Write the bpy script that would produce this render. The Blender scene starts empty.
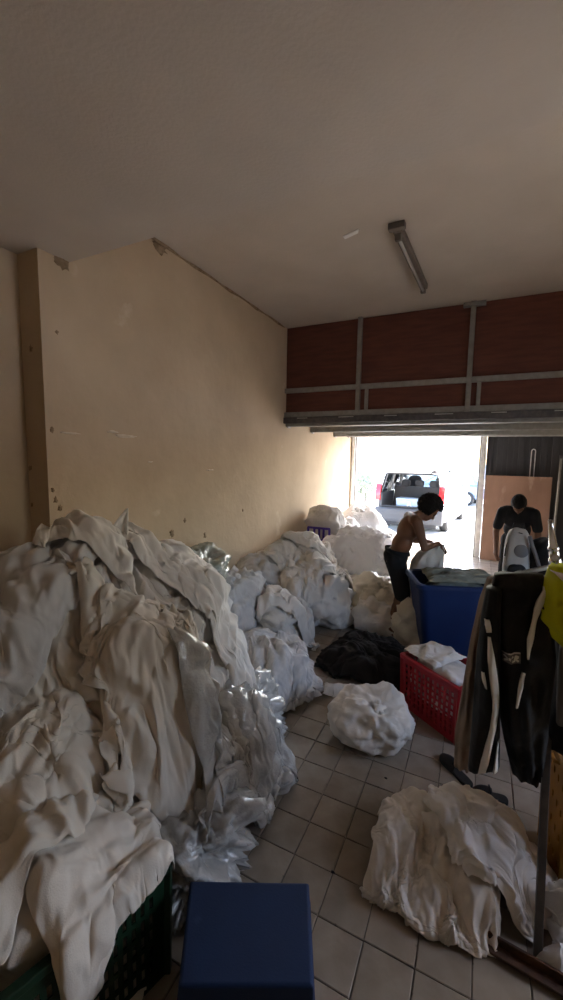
import bpy, bmesh, math, random
import numpy as np
from mathutils import Matrix, Vector

random.seed(7)
SC = bpy.context.scene
COL = SC.collection
R = math.radians

# ---------------------------------------------------------------- camera
FPX, CH = 402.6, 1.96
def _cam_axes(yaw, pitch, roll):
    cy, sy, cp, sp = math.cos(yaw), math.sin(yaw), math.cos(pitch), math.sin(pitch)
    F = np.array([-sy*cp, cy*cp, sp]); r = np.array([cy, sy, 0.0]); u = np.cross(r, F)
    c, s = math.cos(roll), math.sin(roll)
    return np.array([c*r+s*u, -s*r+c*u, F])
CM = _cam_axes(0.45512, -0.10774, 0.01615)
CO = np.array([0.0, 0.0, CH])
cam = bpy.data.objects.new('camera', bpy.data.cameras.new('camera'))
COL.objects.link(cam)
cam.data.sensor_fit = 'HORIZONTAL'; cam.data.sensor_width = 36.0
cam.data.lens = 36.0*FPX/563.0
cam.data.clip_start = 0.02; cam.data.clip_end = 500
cam.matrix_world = Matrix([[CM[0][i], CM[1][i], -CM[2][i], CO[i]] for i in range(3)] + [[0, 0, 0, 1]])
SC.camera = cam
def at(x, y, ax, v):
    """world point on the plane axis ax = v seen at photo pixel (x, y)"""
    d = CM.T @ np.array([(x-281.5)/FPX, -(y-500)/FPX, 1.0])
    return CO + d*(v-CO[ax])/d[ax]

# ---------------------------------------------------------------- world, sun, exposure
w = bpy.data.worlds.new('sky'); SC.world = w; w.use_nodes = True
nt = w.node_tree; nt.nodes.clear()
sky = nt.nodes.new('ShaderNodeTexSky'); sky.sky_type = 'NISHITA'
sky.sun_disc = False; sky.sun_elevation = R(47); sky.sun_rotation = R(25)
sky.dust_density = 3.0; sky.air_density = 1.0; sky.ozone_density = 1.0
bg = nt.nodes.new('ShaderNodeBackground'); bg.inputs[1].default_value = 1.0
wo = nt.nodes.new('ShaderNodeOutputWorld')
nt.links.new(sky.outputs[0], bg.inputs[0]); nt.links.new(bg.outputs[0], wo.inputs[0])
sd = bpy.data.lights.new('sun', 'SUN'); sd.energy = 9.0; sd.angle = R(1.5); sd.color = (1.0, 0.96, 0.9)
sun = bpy.data.objects.new('sun', sd); COL.objects.link(sun)
sun.rotation_euler = Vector((-0.40, -0.85, -1.0)).to_track_quat('-Z', 'Y').to_euler()
def portal(name, loc, rot, sx, sy):
    l = bpy.data.lights.new(name, 'AREA'); l.shape = 'RECTANGLE'; l.size = sx; l.size_y = sy
    l.cycles.is_portal = True
    o = bpy.data.objects.new(name, l); COL.objects.link(o); o.location = loc; o.rotation_euler = rot
portal('gate_portal', (-1.27, 9.25, 1.21), (R(-90), 0, 0), 2.5, 2.4)
portal('fill_window_portal', (2.35, 2.45, 1.6), (0, R(90), 0), 1.1, 1.3)
SC.view_settings.view_transform = 'Standard'; SC.view_settings.look = 'None'
SC.view_settings.gamma = 1.0; SC.view_settings.use_curve_mapping = False
SC.view_settings.exposure = 1.5
SC.cycles.max_bounces = 12; SC.cycles.diffuse_bounces = 8
SC.cycles.glossy_bounces = 4; SC.cycles.transmission_bounces = 8
SC.cycles.sample_clamp_indirect = 8.0
SC.cycles.caustics_reflective = False; SC.cycles.caustics_refractive = False

# ---------------------------------------------------------------- materials
MATS = {}
def mat(name, col, rough=0.8, metal=0.0, col2=None, nscale=6.0, detail=6.0, bump=0.0, bscale=40.0,
        rnd=0.0, trans=0.0, coat=0.0, spec=0.5, stain=None, sscale=3.0, sth=0.62, stretch=None, sheen=0.0, alpha=1.0, lo=0.35, hi=0.65, crease=0.0):
    m = bpy.data.materials.new(name); m.use_nodes = True
    t = m.node_tree; N = t.nodes; L = t.links
    b = N['Principled BSDF']
    b.inputs['Roughness'].default_value = rough; b.inputs['Metallic'].default_value = metal
    b.inputs['Specular IOR Level'].default_value = spec
    b.inputs['Transmission Weight'].default_value = trans; b.inputs['Coat Weight'].default_value = coat
    b.inputs['Sheen Weight'].default_value = sheen; b.inputs['Alpha'].default_value = alpha
    c = tuple(col)+(1,)
    b.inputs['Base Color'].default_value = c
    tc = N.new('ShaderNodeTexCoord'); src = tc.outputs['Object']
    if stretch:
        mp = N.new('ShaderNodeMapping'); mp.inputs['Scale'].default_value = stretch
        L.new(src, mp.inputs[0]); src = mp.outputs[0]
    out = None
    def noise(sc, de):
        n = N.new('ShaderNodeTexNoise'); n.inputs['Scale'].default_value = sc; n.inputs['Detail'].default_value = de
        L.new(src, n.inputs['Vector']); return n.outputs['Fac']
    def ramp(f, a, bb):
        r = N.new('ShaderNodeMapRange'); r.inputs[1].default_value = a; r.inputs[2].default_value = bb
        L.new(f, r.inputs[0]); return r.outputs[0]
    def mix(f, A, B, blend='MIX'):
        x = N.new('ShaderNodeMix'); x.data_type = 'RGBA'; x.blend_type = blend
        if hasattr(f, 'links'): L.new(f, x.inputs[0])
        else: x.inputs[0].default_value = f
        for v, i in ((A, 6), (B, 7)):
            if hasattr(v, 'links'): L.new(v, x.inputs[i])
            else: x.inputs[i].default_value = tuple(v)+(1,) if len(v) == 3 else v
        return x.outputs[2]
    if col2: out = mix(ramp(noise(nscale, detail), lo, hi), col, col2)
    if stain:
        for k, (sc_, cc, th) in enumerate(stain):
            out = mix(ramp(noise(sc_, 8.0), th, th+0.06), out if out is not None else col, cc)
    if rnd:
        oi = N.new('ShaderNodeObjectInfo')
        r = N.new('ShaderNodeMapRange'); r.inputs[3].default_value = 1-rnd; r.inputs[4].default_value = 1+rnd*0.6
        L.new(oi.outputs['Random'], r.inputs[0])
        cb = N.new('ShaderNodeCombineColor')
        for i in range(3): L.new(r.outputs[0], cb.inputs[i])
        out = mix(1.0, out if out is not None else col, cb.outputs[0], 'MULTIPLY')
    if out is not None: L.new(out, b.inputs['Base Color'])
    if bump:
        bp = N.new('ShaderNodeBump'); bp.inputs['Strength'].default_value = bump; bp.inputs['Distance'].default_value = 0.02
        L.new(noise(bscale, 5.0), bp.inputs['Height']); L.new(bp.outputs[0], b.inputs['Normal'])
        if crease:
            n2 = N.new('ShaderNodeTexNoise'); n2.noise_type = 'RIDGED_MULTIFRACTAL'; n2.normalize = True
            n2.inputs['Scale'].default_value = 7.0; n2.inputs['Detail'].default_value = 3.0; n2.inputs['Distortion'].default_value = 0.8
            mp2 = N.new('ShaderNodeMapping'); mp2.inputs['Scale'].default_value = (1.6, 1.6, 0.7); mp2.inputs['Rotation'].default_value = (0.3, 0.4, 0.2)
            L.new(tc.outputs['Object'], mp2.inputs[0]); L.new(mp2.outputs[0], n2.inputs['Vector'])
            b2 = N.new('ShaderNodeBump'); b2.inputs['Strength'].default_value = crease; b2.inputs['Distance'].default_value = 0.03
            L.new(n2.outputs['Fac'], b2.inputs['Height']); L.new(b2.outputs[0], bp.inputs['Normal'])
    MATS[name] = m
    return m
M = MATS
mat('plaster', (0.60, 0.48, 0.335), 0.85, col2=(0.50, 0.39, 0.265), nscale=1.8, bump=0.25, bscale=9, spec=0.3,
    stain=[(9.0, (0.30, 0.22, 0.14), 0.74), (2.2, (0.66, 0.56, 0.42), 0.66)], lo=0.3, hi=0.7)
mat('ceil_paint', (0.60, 0.53, 0.455), 0.9, col2=(0.55, 0.485, 0.415), nscale=2.0, bump=0.12, bscale=60, spec=0.2)
mat('scuff', (0.74, 0.66, 0.54), 0.9, col2=(0.66, 0.57, 0.45), nscale=20, spec=0.2)
mat('damp', (0.22, 0.155, 0.095), 0.95, col2=(0.36, 0.27, 0.18), nscale=20, spec=0.1)
mat('red_ply', (0.14, 0.047, 0.033), 0.6, col2=(0.10, 0.036, 0.026), nscale=3.0, stretch=(1, 1, 7), spec=0.3)
mat('grey_steel', (0.30, 0.30, 0.28), 0.5, metal=0.35, col2=(0.24, 0.235, 0.22), nscale=14)
mat('pale_steel', (0.58, 0.58, 0.57), 0.55, metal=0.1, col2=(0.46, 0.46, 0.46), nscale=12)
mat('soffit', (0.42, 0.41, 0.39), 0.75, col2=(0.34, 0.33, 0.31), nscale=4)
mat('grout', (0.15, 0.125, 0.10), 0.95, col2=(0.09, 0.075, 0.06), nscale=30)
mat('tile', (0.37, 0.315, 0.25), 0.28, col2=(0.275, 0.23, 0.18), nscale=7, bump=0.08, bscale=25, rnd=0.13,
    stain=[(14.0, (0.15, 0.12, 0.09), 0.68)], spec=0.45)
mat('concrete', (0.62, 0.60, 0.58), 0.9, col2=(0.55, 0.53, 0.51), nscale=0.8)
mat('asphalt', (0.36, 0.36, 0.37), 0.9, col2=(0.30, 0.30, 0.31), nscale=2)
mat('shutter', (0.028, 0.028, 0.032), 0.6, col2=(0.045, 0.045, 0.05), nscale=5, stretch=(1, 1, 0.2))
mat('plywood', (0.31, 0.185, 0.13), 0.7, col2=(0.24, 0.14, 0.095), nscale=3.5, stretch=(1, 1, 0.5),
    stain=[(3.0, (0.37, 0.25, 0.185), 0.60)])
LIN = dict(crease=0.75, rough=0.95, bump=0.12, bscale=200, spec=0.15, sheen=0.25)
mat('linen', (0.80, 0.765, 0.72), col2=(0.74, 0.70, 0.65), nscale=3, **LIN)
mat('linen_warm', (0.80, 0.74, 0.66), col2=(0.72, 0.66, 0.58), nscale=3, stain=[(7.0, (0.55, 0.47, 0.38), 0.73)], **LIN)
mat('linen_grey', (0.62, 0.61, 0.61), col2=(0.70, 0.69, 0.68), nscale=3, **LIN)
mat('linen_blue', (0.86, 0.87, 0.90), col2=(0.82, 0.83, 0.87), nscale=3, **LIN)
mat('linen_green', (0.22, 0.23, 0.19), col2=(0.30, 0.31, 0.26), nscale=5, **LIN)
mat('stripe_linen', (0.66, 0.65, 0.64), col2=(0.52, 0.52, 0.53), nscale=3, stretch=(9, 1.5, 1), **LIN)
mat('plastic_film', (0.74, 0.73, 0.70), 0.22, col2=(0.62, 0.61, 0.58), nscale=5, spec=0.7, coat=0.3, bump=0.5, bscale=24, trans=0.25)
mat('plastic_green_film', (0.42, 0.46, 0.40), 0.25, col2=(0.54, 0.56, 0.51), nscale=6, spec=0.6, coat=0.3, bump=0.4, bscale=24, trans=0.2)
mat('cream_film', (0.76, 0.70, 0.58), 0.4, col2=(0.66, 0.60, 0.48), nscale=5, spec=0.5, bump=0.3, bscale=30)
mat('blue_plastic', (0.003, 0.022, 0.085), 0.6, col2=(0.003, 0.018, 0.07), nscale=5, spec=0.35, bump=0.08, bscale=180,
    stain=[(4.5, (0.02, 0.048, 0.125), 0.64)])
mat('blue_tub', (0.005, 0.022, 0.10), 0.5, col2=(0.006, 0.027, 0.115), nscale=4, spec=0.4,
    stain=[(2.2, (0.03, 0.06, 0.15), 0.62)])
mat('red_plastic', (0.36, 0.012, 0.022), 0.42, col2=(0.30, 0.010, 0.018), nscale=5, spec=0.4)
mat('green_plastic', (0.005, 0.024, 0.010), 0.5, col2=(0.006, 0.03, 0.013), nscale=6, spec=0.35)
mat('yellow_plastic', (0.34, 0.16, 0.01), 0.55, col2=(0.28, 0.13, 0.008), nscale=6)
mat('black_cloth', (0.013, 0.012, 0.012), 0.9, col2=(0.022, 0.02, 0.019), nscale=8, bump=0.3, bscale=120, spec=0.2)
mat('jacket_black', (0.008, 0.008, 0.009), 0.62, col2=(0.014, 0.014, 0.015), nscale=6, bump=0.15, bscale=70, spec=0.3)
mat('tan_cloth', (0.36, 0.29, 0.235), 0.9, col2=(0.29, 0.23, 0.185), nscale=5, bump=0.2, bscale=90, spec=0.15)
mat('hi_vis', (0.62, 0.66, 0.02), 0.75, col2=(0.55, 0.60, 0.02), nscale=5, spec=0.2)
mat('reflector', (0.97, 0.96, 0.92), 0.45, metal=0.0, spec=0.8, coat=0.4)
mat('grey_cloth', (0.30, 0.29, 0.29), 0.9, col2=(0.24, 0.23, 0.23), nscale=6, bump=0.2, bscale=90)
mat('patch_grey', (0.16, 0.16, 0.17), 0.7)
mat('mark_white', (0.75, 0.75, 0.75), 0.6)
mat('chrome', (0.72, 0.72, 0.72), 0.16, metal=1.0)
mat('dark_post', (0.09, 0.088, 0.092), 0.5, metal=0.5, col2=(0.13, 0.12, 0.12), nscale=20)
mat('rust', (0.10, 0.045, 0.022), 0.85, col2=(0.055, 0.03, 0.02), nscale=18, metal=0.2, bump=0.3, bscale=60)
mat('rubber', (0.012, 0.012, 0.012), 0.75, col2=(0.02, 0.02, 0.02), nscale=12)
mat('skin', (0.20, 0.095, 0.055), 0.55, col2=(0.17, 0.08, 0.045), nscale=6, spec=0.4)
mat('hair', (0.010, 0.008, 0.007), 0.7, bump=0.6, bscale=90, spec=0.3)
mat('eye_white', (0.10, 0.08, 0.07), 0.3)
mat('tee_black', (0.016, 0.016, 0.018), 0.85, col2=(0.025, 0.025, 0.028), nscale=6, bump=0.2, bscale=70, spec=0.2)
mat('pack_grey', (0.46, 0.46, 0.46), 0.7, col2=(0.38, 0.38, 0.38), nscale=8, bump=0.15, bscale=120)
mat('lamp_housing', (0.12, 0.10, 0.085), 0.6, col2=(0.17, 0.145, 0.12), nscale=12)
mat('tube_glass', (0.42, 0.41, 0.38), 0.25, spec=0.6)
mat('white_mark_glint', (0.86, 0.85, 0.82), 0.6)
mat('car_white', (0.80, 0.81, 0.83), 0.25, coat=0.6, spec=0.5)
mat('car_blue', (0.13, 0.18, 0.27), 0.25, coat=0.6)
mat('car_dark', (0.02, 0.021, 0.023), 0.5)
mat('car_trim', (0.06, 0.064, 0.072), 0.7)
mat('car_seat', (0.07, 0.073, 0.08), 0.85)
mat('glass_dark', (0.05, 0.07, 0.08), 0.06, spec=0.7, coat=0.5)
mat('glass_clear', (0.85, 0.92, 0.92), 0.03, trans=0.92, spec=0.5)
mat('tail_red', (0.55, 0.015, 0.02), 0.2, coat=0.6)
mat('rim_silver', (0.62, 0.63, 0.64), 0.3, metal=0.8)
mat('box_blue', (0.27, 0.38, 0.52), 0.6, col2=(0.33, 0.43, 0.55), nscale=5)
mat('purple_print', (0.07, 0.03, 0.30), 0.6)
mat('leaf', (0.22, 0.25, 0.17), 0.7, rnd=0.2)
mat('far_wall', (0.66, 0.68, 0.70), 0.9, col2=(0.58, 0.62, 0.65), nscale=1.5)
mat('far_teal', (0.30, 0.48, 0.52), 0.8)
mat('rear_wall', (0.74, 0.56, 0.36), 0.9, col2=(0.66, 0.49, 0.31), nscale=1.5)

# ---------------------------------------------------------------- helpers
def tag(o, label=None, cat=None, group=None, kind=None):
    if label: o['label'] = label
    if cat: o['category'] = cat
    if group: o['group'] = group
    if kind: o['kind'] = kind
    return o
def wmat(o):
    m = o.matrix_basis.copy()
    while o.parent: o = o.parent; m = o.matrix_basis @ m
    return m
def thing(name, label, cat, loc=(0, 0, 0), rz=0.0, group=None, kind=None):
    o = bpy.data.objects.new(name, None); COL.objects.link(o)
    o.empty_display_size = 0.1
    o.location = tuple(float(v) for v in loc); o.rotation_euler = (0, 0, rz)
    return tag(o, label, cat, group, kind)
def mk(name, V, F, m, parent=None, smooth=False, sub=0, solid=0.0, bevel=0.0, world=False):
    V = np.array(V, float).reshape(-1, 3)
    loc = None
    if parent is None:
        loc = np.array([(V[:, 0].min()+V[:, 0].max())/2, (V[:, 1].min()+V[:, 1].max())/2, V[:, 2].min()])
        V = V-loc
    elif world:
        inv = np.array(wmat(parent).inverted()); V = V @ inv[:3, :3].T + inv[:3, 3]
    me = bpy.data.meshes.new(name)
    me.from_pydata(V.tolist(), [], [tuple(int(i) for i in f) for f in F]); me.update()
    me.materials.append(M[m] if isinstance(m, str) else m)
    if smooth: me.polygons.foreach_set('use_smooth', [True]*len(me.polygons))
    o = bpy.data.objects.new(name, me); COL.objects.link(o)
    if loc is not None: o.location = loc.tolist()
    else: o.parent = parent
    if solid:
        s = o.modifiers.new('solid', 'SOLIDIFY'); s.thickness = solid; s.offset = 0.0
    if bevel:
        s = o.modifiers.new('bevel', 'BEVEL'); s.width = bevel; s.segments = 2; s.limit_method = 'ANGLE'
    if sub:
        s = o.modifiers.new('sub', 'SUBSURF'); s.levels = sub; s.render_levels = sub
    return o
class G:
    def __init__(s): s.V = []; s.F = []
    def add(s, V, F):
        n = len(s.V); s.V += [tuple(v) for v in V]; s.F += [tuple(i+n for i in f) for f in F]; return s
    def box(s, a, b):
        x0, y0, z0 = a; x1, y1, z1 = b
        return s.add([(x0, y0, z0), (x1, y0, z0), (x1, y1, z0), (x0, y1, z0), (x0, y0, z1), (x1, y0, z1), (x1, y1, z1), (x0, y1, z1)],
                     [(0, 3, 2, 1), (4, 5, 6, 7), (0, 1, 5, 4), (1, 2, 6, 5), (2, 3, 7, 6), (3, 0, 4, 7)])
    def bar(s, p, q, w_, h_, up=(0, 0, 1)):
        p = Vector(p); q = Vector(q); d = (q-p).normalized(); u = Vector(up)
        r = d.cross(u)
        if r.length < 1e-4: r = d.cross(Vector((1, 0, 0)))
        r.normalize(); u = r.cross(d)
        V = [c+r*a*w_/2+u*b*h_/2 for c in (p, q) for a, b in ((-1, -1), (1, -1), (1, 1), (-1, 1))]
        return s.add(V, [(0, 1, 2, 3), (7, 6, 5, 4), (0, 4, 5, 1), (1, 5, 6, 2), (2, 6, 7, 3), (3, 7, 4, 0)])
    def tube(s, path, rad, n=10):
        path = [Vector(p) for p in path]; k = len(path)
        rads = rad if hasattr(rad, '__len__') else [rad]*k
        base = len(s.V); pr = None
        for i, p in enumerate(path):
            d = (path[min(i+1, k-1)]-path[max(i-1, 0)]).normalized()
            if pr is None:
                pr = d.cross(Vector((0, 0, 1)))
                if pr.length < 1e-3: pr = d.cross(Vector((1, 0, 0)))
            pr = (pr-d*pr.dot(d)).normalized(); q = d.cross(pr)
            for j in range(n):
                a = 2*math.pi*j/n; s.V.append(tuple(p+(pr*math.cos(a)+q*math.sin(a))*rads[i]))
        for i in range(k-1):
            for j in range(n):
                a = base+i*n+j; b = base+i*n+(j+1) % n
                s.F.append((a, b, b+n, a+n))
        s.F.append(tuple(base+j for j in range(n))[::-1]); s.F.append(tuple(base+(k-1)*n+j for j in range(n)))
        return s
    def prism(s, poly, ax, a, b):
        """poly: 2-D outline in the two other axes, extruded along ax from a to b"""
        n = len(poly); V = []
        for v in (a, b):
            for p in poly:
                c = list(p); c.insert(ax, v); V.append(tuple(c))
        F = [tuple(range(n)), tuple(range(2*n-1, n-1, -1))]+[(i, i+n, (i+1) % n+n, (i+1) % n) for i in range(n)]
        return s.add(V, F)
    def lathe(s, prof, c, axis='Z', n=24):
        """prof: (radius, height) pairs"""
        base = len(s.V); k = len(prof)
        for r_, h_ in prof:
            for j in range(n):
                a = 2*math.pi*j/n; x, y = r_*math.cos(a), r_*math.sin(a)
                p = {'Z': (x, y, h_), 'X': (h_, x, y), 'Y': (x, h_, y)}[axis]
                s.V.append((c[0]+p[0], c[1]+p[1], c[2]+p[2]))
        for i in range(k-1):
            for j in range(n):
                a = base+i*n+j; b = base+i*n+(j+1) % n
                s.F.append((a, b, b+n, a+n))
        s.F.append(tuple(base+j for j in range(n))[::-1]); s.F.append(tuple(base+(k-1)*n+j for j in range(n)))
        return s
    def ring_loft(s, rings, cap=True):
        base = len(s.V); n = len(rings[0]); k = len(rings)
        for r_ in rings: s.V += [tuple(p) for p in r_]
        for i in range(k-1):
            for j in range(n):
                a = base+i*n+j; b = base+i*n+(j+1) % n
                s.F.append((a, b, b+n, a+n))
        if cap:
            s.F.append(tuple(base+j for j in range(n))[::-1]); s.F.append(tuple(base+(k-1)*n+j for j in range(n)))
        return s
    def build(s, name, m, parent=None, **kw): return mk(name, s.V, s.F, m, parent, **kw)
def copy_tree(o, parent=None):
    c = o.copy(); COL.objects.link(c); c.parent = parent
    for ch in list(o.children): copy_tree(ch, c)
    return c

# vectorised gradient noise
_rg = np.random.default_rng(3)
_GR = _rg.normal(size=(256, 3)); _GR /= np.linalg.norm(_GR, axis=1)[:, None]
_PM = np.concatenate([_rg.permutation(256)]*3)
def noise(P, seed=0.0):
    P = np.asarray(P, float)+np.array([seed*13.7, seed*7.3, seed*3.1])
    I = np.floor(P).astype(int); f = P-I; I &= 255
    u = f*f*f*(f*(f*6-15)+10)
    def g(dx, dy, dz):
        h = _PM[_PM[_PM[I[:, 0]+dx]+I[:, 1]+dy]+I[:, 2]+dz]
        return ((f-np.array([dx, dy, dz]))*_GR[h]).sum(1)
    def lp(a, b, t): return a+(b-a)*t
    x0 = lp(lp(g(0, 0, 0), g(1, 0, 0), u[:, 0]), lp(g(0, 1, 0), g(1, 1, 0), u[:, 0]), u[:, 1])
    x1 = lp(lp(g(0, 0, 1), g(1, 0, 1), u[:, 0]), lp(g(0, 1, 1), g(1, 1, 1), u[:, 0]), u[:, 1])
    return lp(x0, x1, u[:, 2])*1.5
def noise3(P, seed): return np.stack([noise(P, seed+k*5.3) for k in range(3)], 1)
def ridge(P, seed): return 1-2.2*np.abs(noise(P, seed))
def wrinkle(P, seed, fs=1.0, st=0.16, oct_=((5.0, 0.050, 2.6), (9.0, 0.030, 2.8), (17.0, 0.021, 2.6), (30.0, 0.011, 2.0)), dirs=None):
    """cloth relief in metres at points P: long narrow folds whose direction wanders over the surface"""
    P = np.asarray(P, float); rg = np.random.default_rng(int(seed*100)+5)
    out = np.zeros(len(P)); wp = noise3(P*1.6, seed+0.7)*0.16
    nd_ = 4
    wk = np.stack([noise(P*2.2, seed+31+k*3.3) for k in range(nd_)], 1)
    wk = np.exp(9*wk); wk /= wk.sum(1, keepdims=True)
    for k in range(nd_):
        d = rg.normal(size=3)
        if dirs is not None:
            t_ = np.array(dirs, float); t_ /= np.linalg.norm(t_); d -= t_*(d@t_)*0.9
        d /= np.linalg.norm(d); e1 = np.cross(d, [0.31, 0.57, 0.76]); e1 /= np.linalg.norm(e1); e2 = np.cross(d, e1)
        W = P+wp
        Q = np.stack([W@d, (W@e1)*st, (W@e2)*st], 1)
        acc = np.zeros(len(P))
        for i, (f_, am, sh) in enumerate(oct_):
            nz = np.abs(noise(Q*f_*fs, seed+k*9+i*2.1))
            acc += am*np.clip(1-sh*nz, 0, 1)**1.25
        out += acc*wk[:, k]
    return out-0.03
_ICO = {}
def ico(det):
    if det not in _ICO:
        b = bmesh.new(); bmesh.ops.create_icosphere(b, subdivisions=det, radius=1.0)
        b.verts.ensure_lookup_table()
        _ICO[det] = (np.array([v.co[:] for v in b.verts]), [tuple(v.index for v in f.verts) for f in b.faces]); b.free()
    return _ICO[det]
def lump(c, r, seed, amp=0.10, det=5, z0=0.0, e=2.4, freq=1.0, knot=None, lob=0.16, pleat=0.0):
    """crumpled stuffed shape: c centre, r radii, flattened where it meets z0"""
    D, F = ico(det); D = D.copy()
    t = (np.abs(D)**e).sum(1)**(-1/e)
    S = D*t[:, None]
    w_ = noise3(D*1.4*freq, seed)
    Q = D*2.0*freq+w_*0.9
    rad = 1+lob*noise(D*1.25, seed+9)*2+amp*0.6*(ridge(Q, seed+1)-0.4)
    k = np.array(knot if knot is not None else (0.25, 0.1, 1.0), float); k /= np.linalg.norm(k)
    ca = D@k; u = np.cross(k, [0.3, 0.5, 0.81]); u /= np.linalg.norm(u); v = np.cross(k, u)
    a = np.arctan2(D@v, D@u)
    if pleat:
        pw = noise3(D*1.7, seed+15)
        rr_ = 0.35+0.65*np.sqrt(np.clip(1-ca*ca, 0, 1))
        for kk, am in ((2.6, 0.55), (5.2, 0.45), (9.5, 0.22)):
            q = np.stack([np.cos(a)*kk, np.sin(a)*kk, ca*0.9*kk**0.5], 1)+pw*1.5
            rad += pleat*am*(0.55-1.9*np.abs(noise(q, seed+17+kk)))*rr_
    if knot is not None:
        fall = np.clip((ca-0.1)/0.8, 0, 1)**1.2
        rad += fall*(0.07*np.cos(9*a+3*noise(D*2, seed+11)+seed)+0.04*np.cos(17*a+seed*2))*np.clip(1.25-ca, 0, 1)
        rad -= 0.20*np.exp(-((1-ca)/0.03)**2)
    P = np.array(c)+S*rad[:, None]*np.array(r)
    nd = D/np.array(r); nd /= np.linalg.norm(nd, axis=1)[:, None]
    P = P+nd*(wrinkle(P, seed, fs=freq)*amp*10)[:, None]
    low = P[:, 2] < z0+0.03
    P[low, 2] = z0+0.03*np.exp((P[low, 2]-z0-0.03)/0.08)
    return P, F
class HM:
    """height map the cloth comes to rest on"""
    def __init__(s, x0, x1, y0, y1, res=0.025):
        s.x0, s.y0, s.res = x0, y0, res
        s.A = np.zeros((int((y1-y0)/res)+2, int((x1-x0)/res)+2))
    def add(s, P, smooth=2):
        B = np.zeros_like(s.A)
        j = np.round((P[:, 0]-s.x0)/s.res).astype(int); i = np.round((P[:, 1]-s.y0)/s.res).astype(int)
        ok = (i >= 0) & (j >= 0) & (i < B.shape[0]) & (j < B.shape[1])
        np.maximum.at(B, (i[ok], j[ok]), P[ok, 2])
        def nb(fn, X):
            Y = np.pad(X, 1, mode='edge')
            return fn.reduce([Y[1+a:Y.shape[0]-1+a, 1+b:Y.shape[1]-1+b] for a in (-1, 0, 1) for b in (-1, 0, 1)])
        B = nb(np.minimum, nb(np.minimum, nb(np.maximum, nb(np.maximum, B))))
        for _ in range(smooth):
            Y = np.pad(B, 1, mode='edge')
            B = (Y[1:-1, 1:-1]*2+Y[:-2, 1:-1]+Y[2:, 1:-1]+Y[1:-1, :-2]+Y[1:-1, 2:])/6
        s.A = np.maximum(s.A, B)
        s.gy, s.gx = np.gradient(s.A, s.res)
        return s
    def rect(s, o, ang, L, W, z, e=0.02):
        """raise a turned rectangle (a crate with its rim) to height z"""
        a, b = np.meshgrid(np.arange(-e, L+e, s.res*0.6), np.arange(-e, W+e, s.res*0.6)); a, b = a.ravel(), b.ravel()
        P = np.stack([o[0]+a*math.cos(ang)-b*math.sin(ang), o[1]+a*math.sin(ang)+b*math.cos(ang), np.full(len(a), z)], 1)
        return s.add(P, 0)
    def box(s, x0, x1, y0, y1, z):
        yy, xx = np.mgrid[:s.A.shape[0], :s.A.shape[1]]
        xx = xx*s.res+s.x0; yy = yy*s.res+s.y0
        k = (xx > x0) & (xx < x1) & (yy > y0) & (yy < y1)
        s.A[k] = np.maximum(s.A[k], z); s.gy, s.gx = np.gradient(s.A, s.res); return s
    def sample(s, x, y):
        fx = np.clip((x-s.x0)/s.res, 0, s.A.shape[1]-1.001); fy = np.clip((y-s.y0)/s.res, 0, s.A.shape[0]-1.001)
        j = fx.astype(int); i = fy.astype(int); u = fx-j; v = fy-i
        def bl(A): return (A[i, j]*(1-u)+A[i, j+1]*u)*(1-v)+(A[i+1, j]*(1-u)+A[i+1, j+1]*u)*v
        return bl(s.A), bl(s.gx), bl(s.gy)
def grid_faces(ny, nx):
    return [(i*nx+j, i*nx+j+1, (i+1)*nx+j+1, (i+1)*nx+j) for i in range(ny-1) for j in range(nx-1)]
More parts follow.
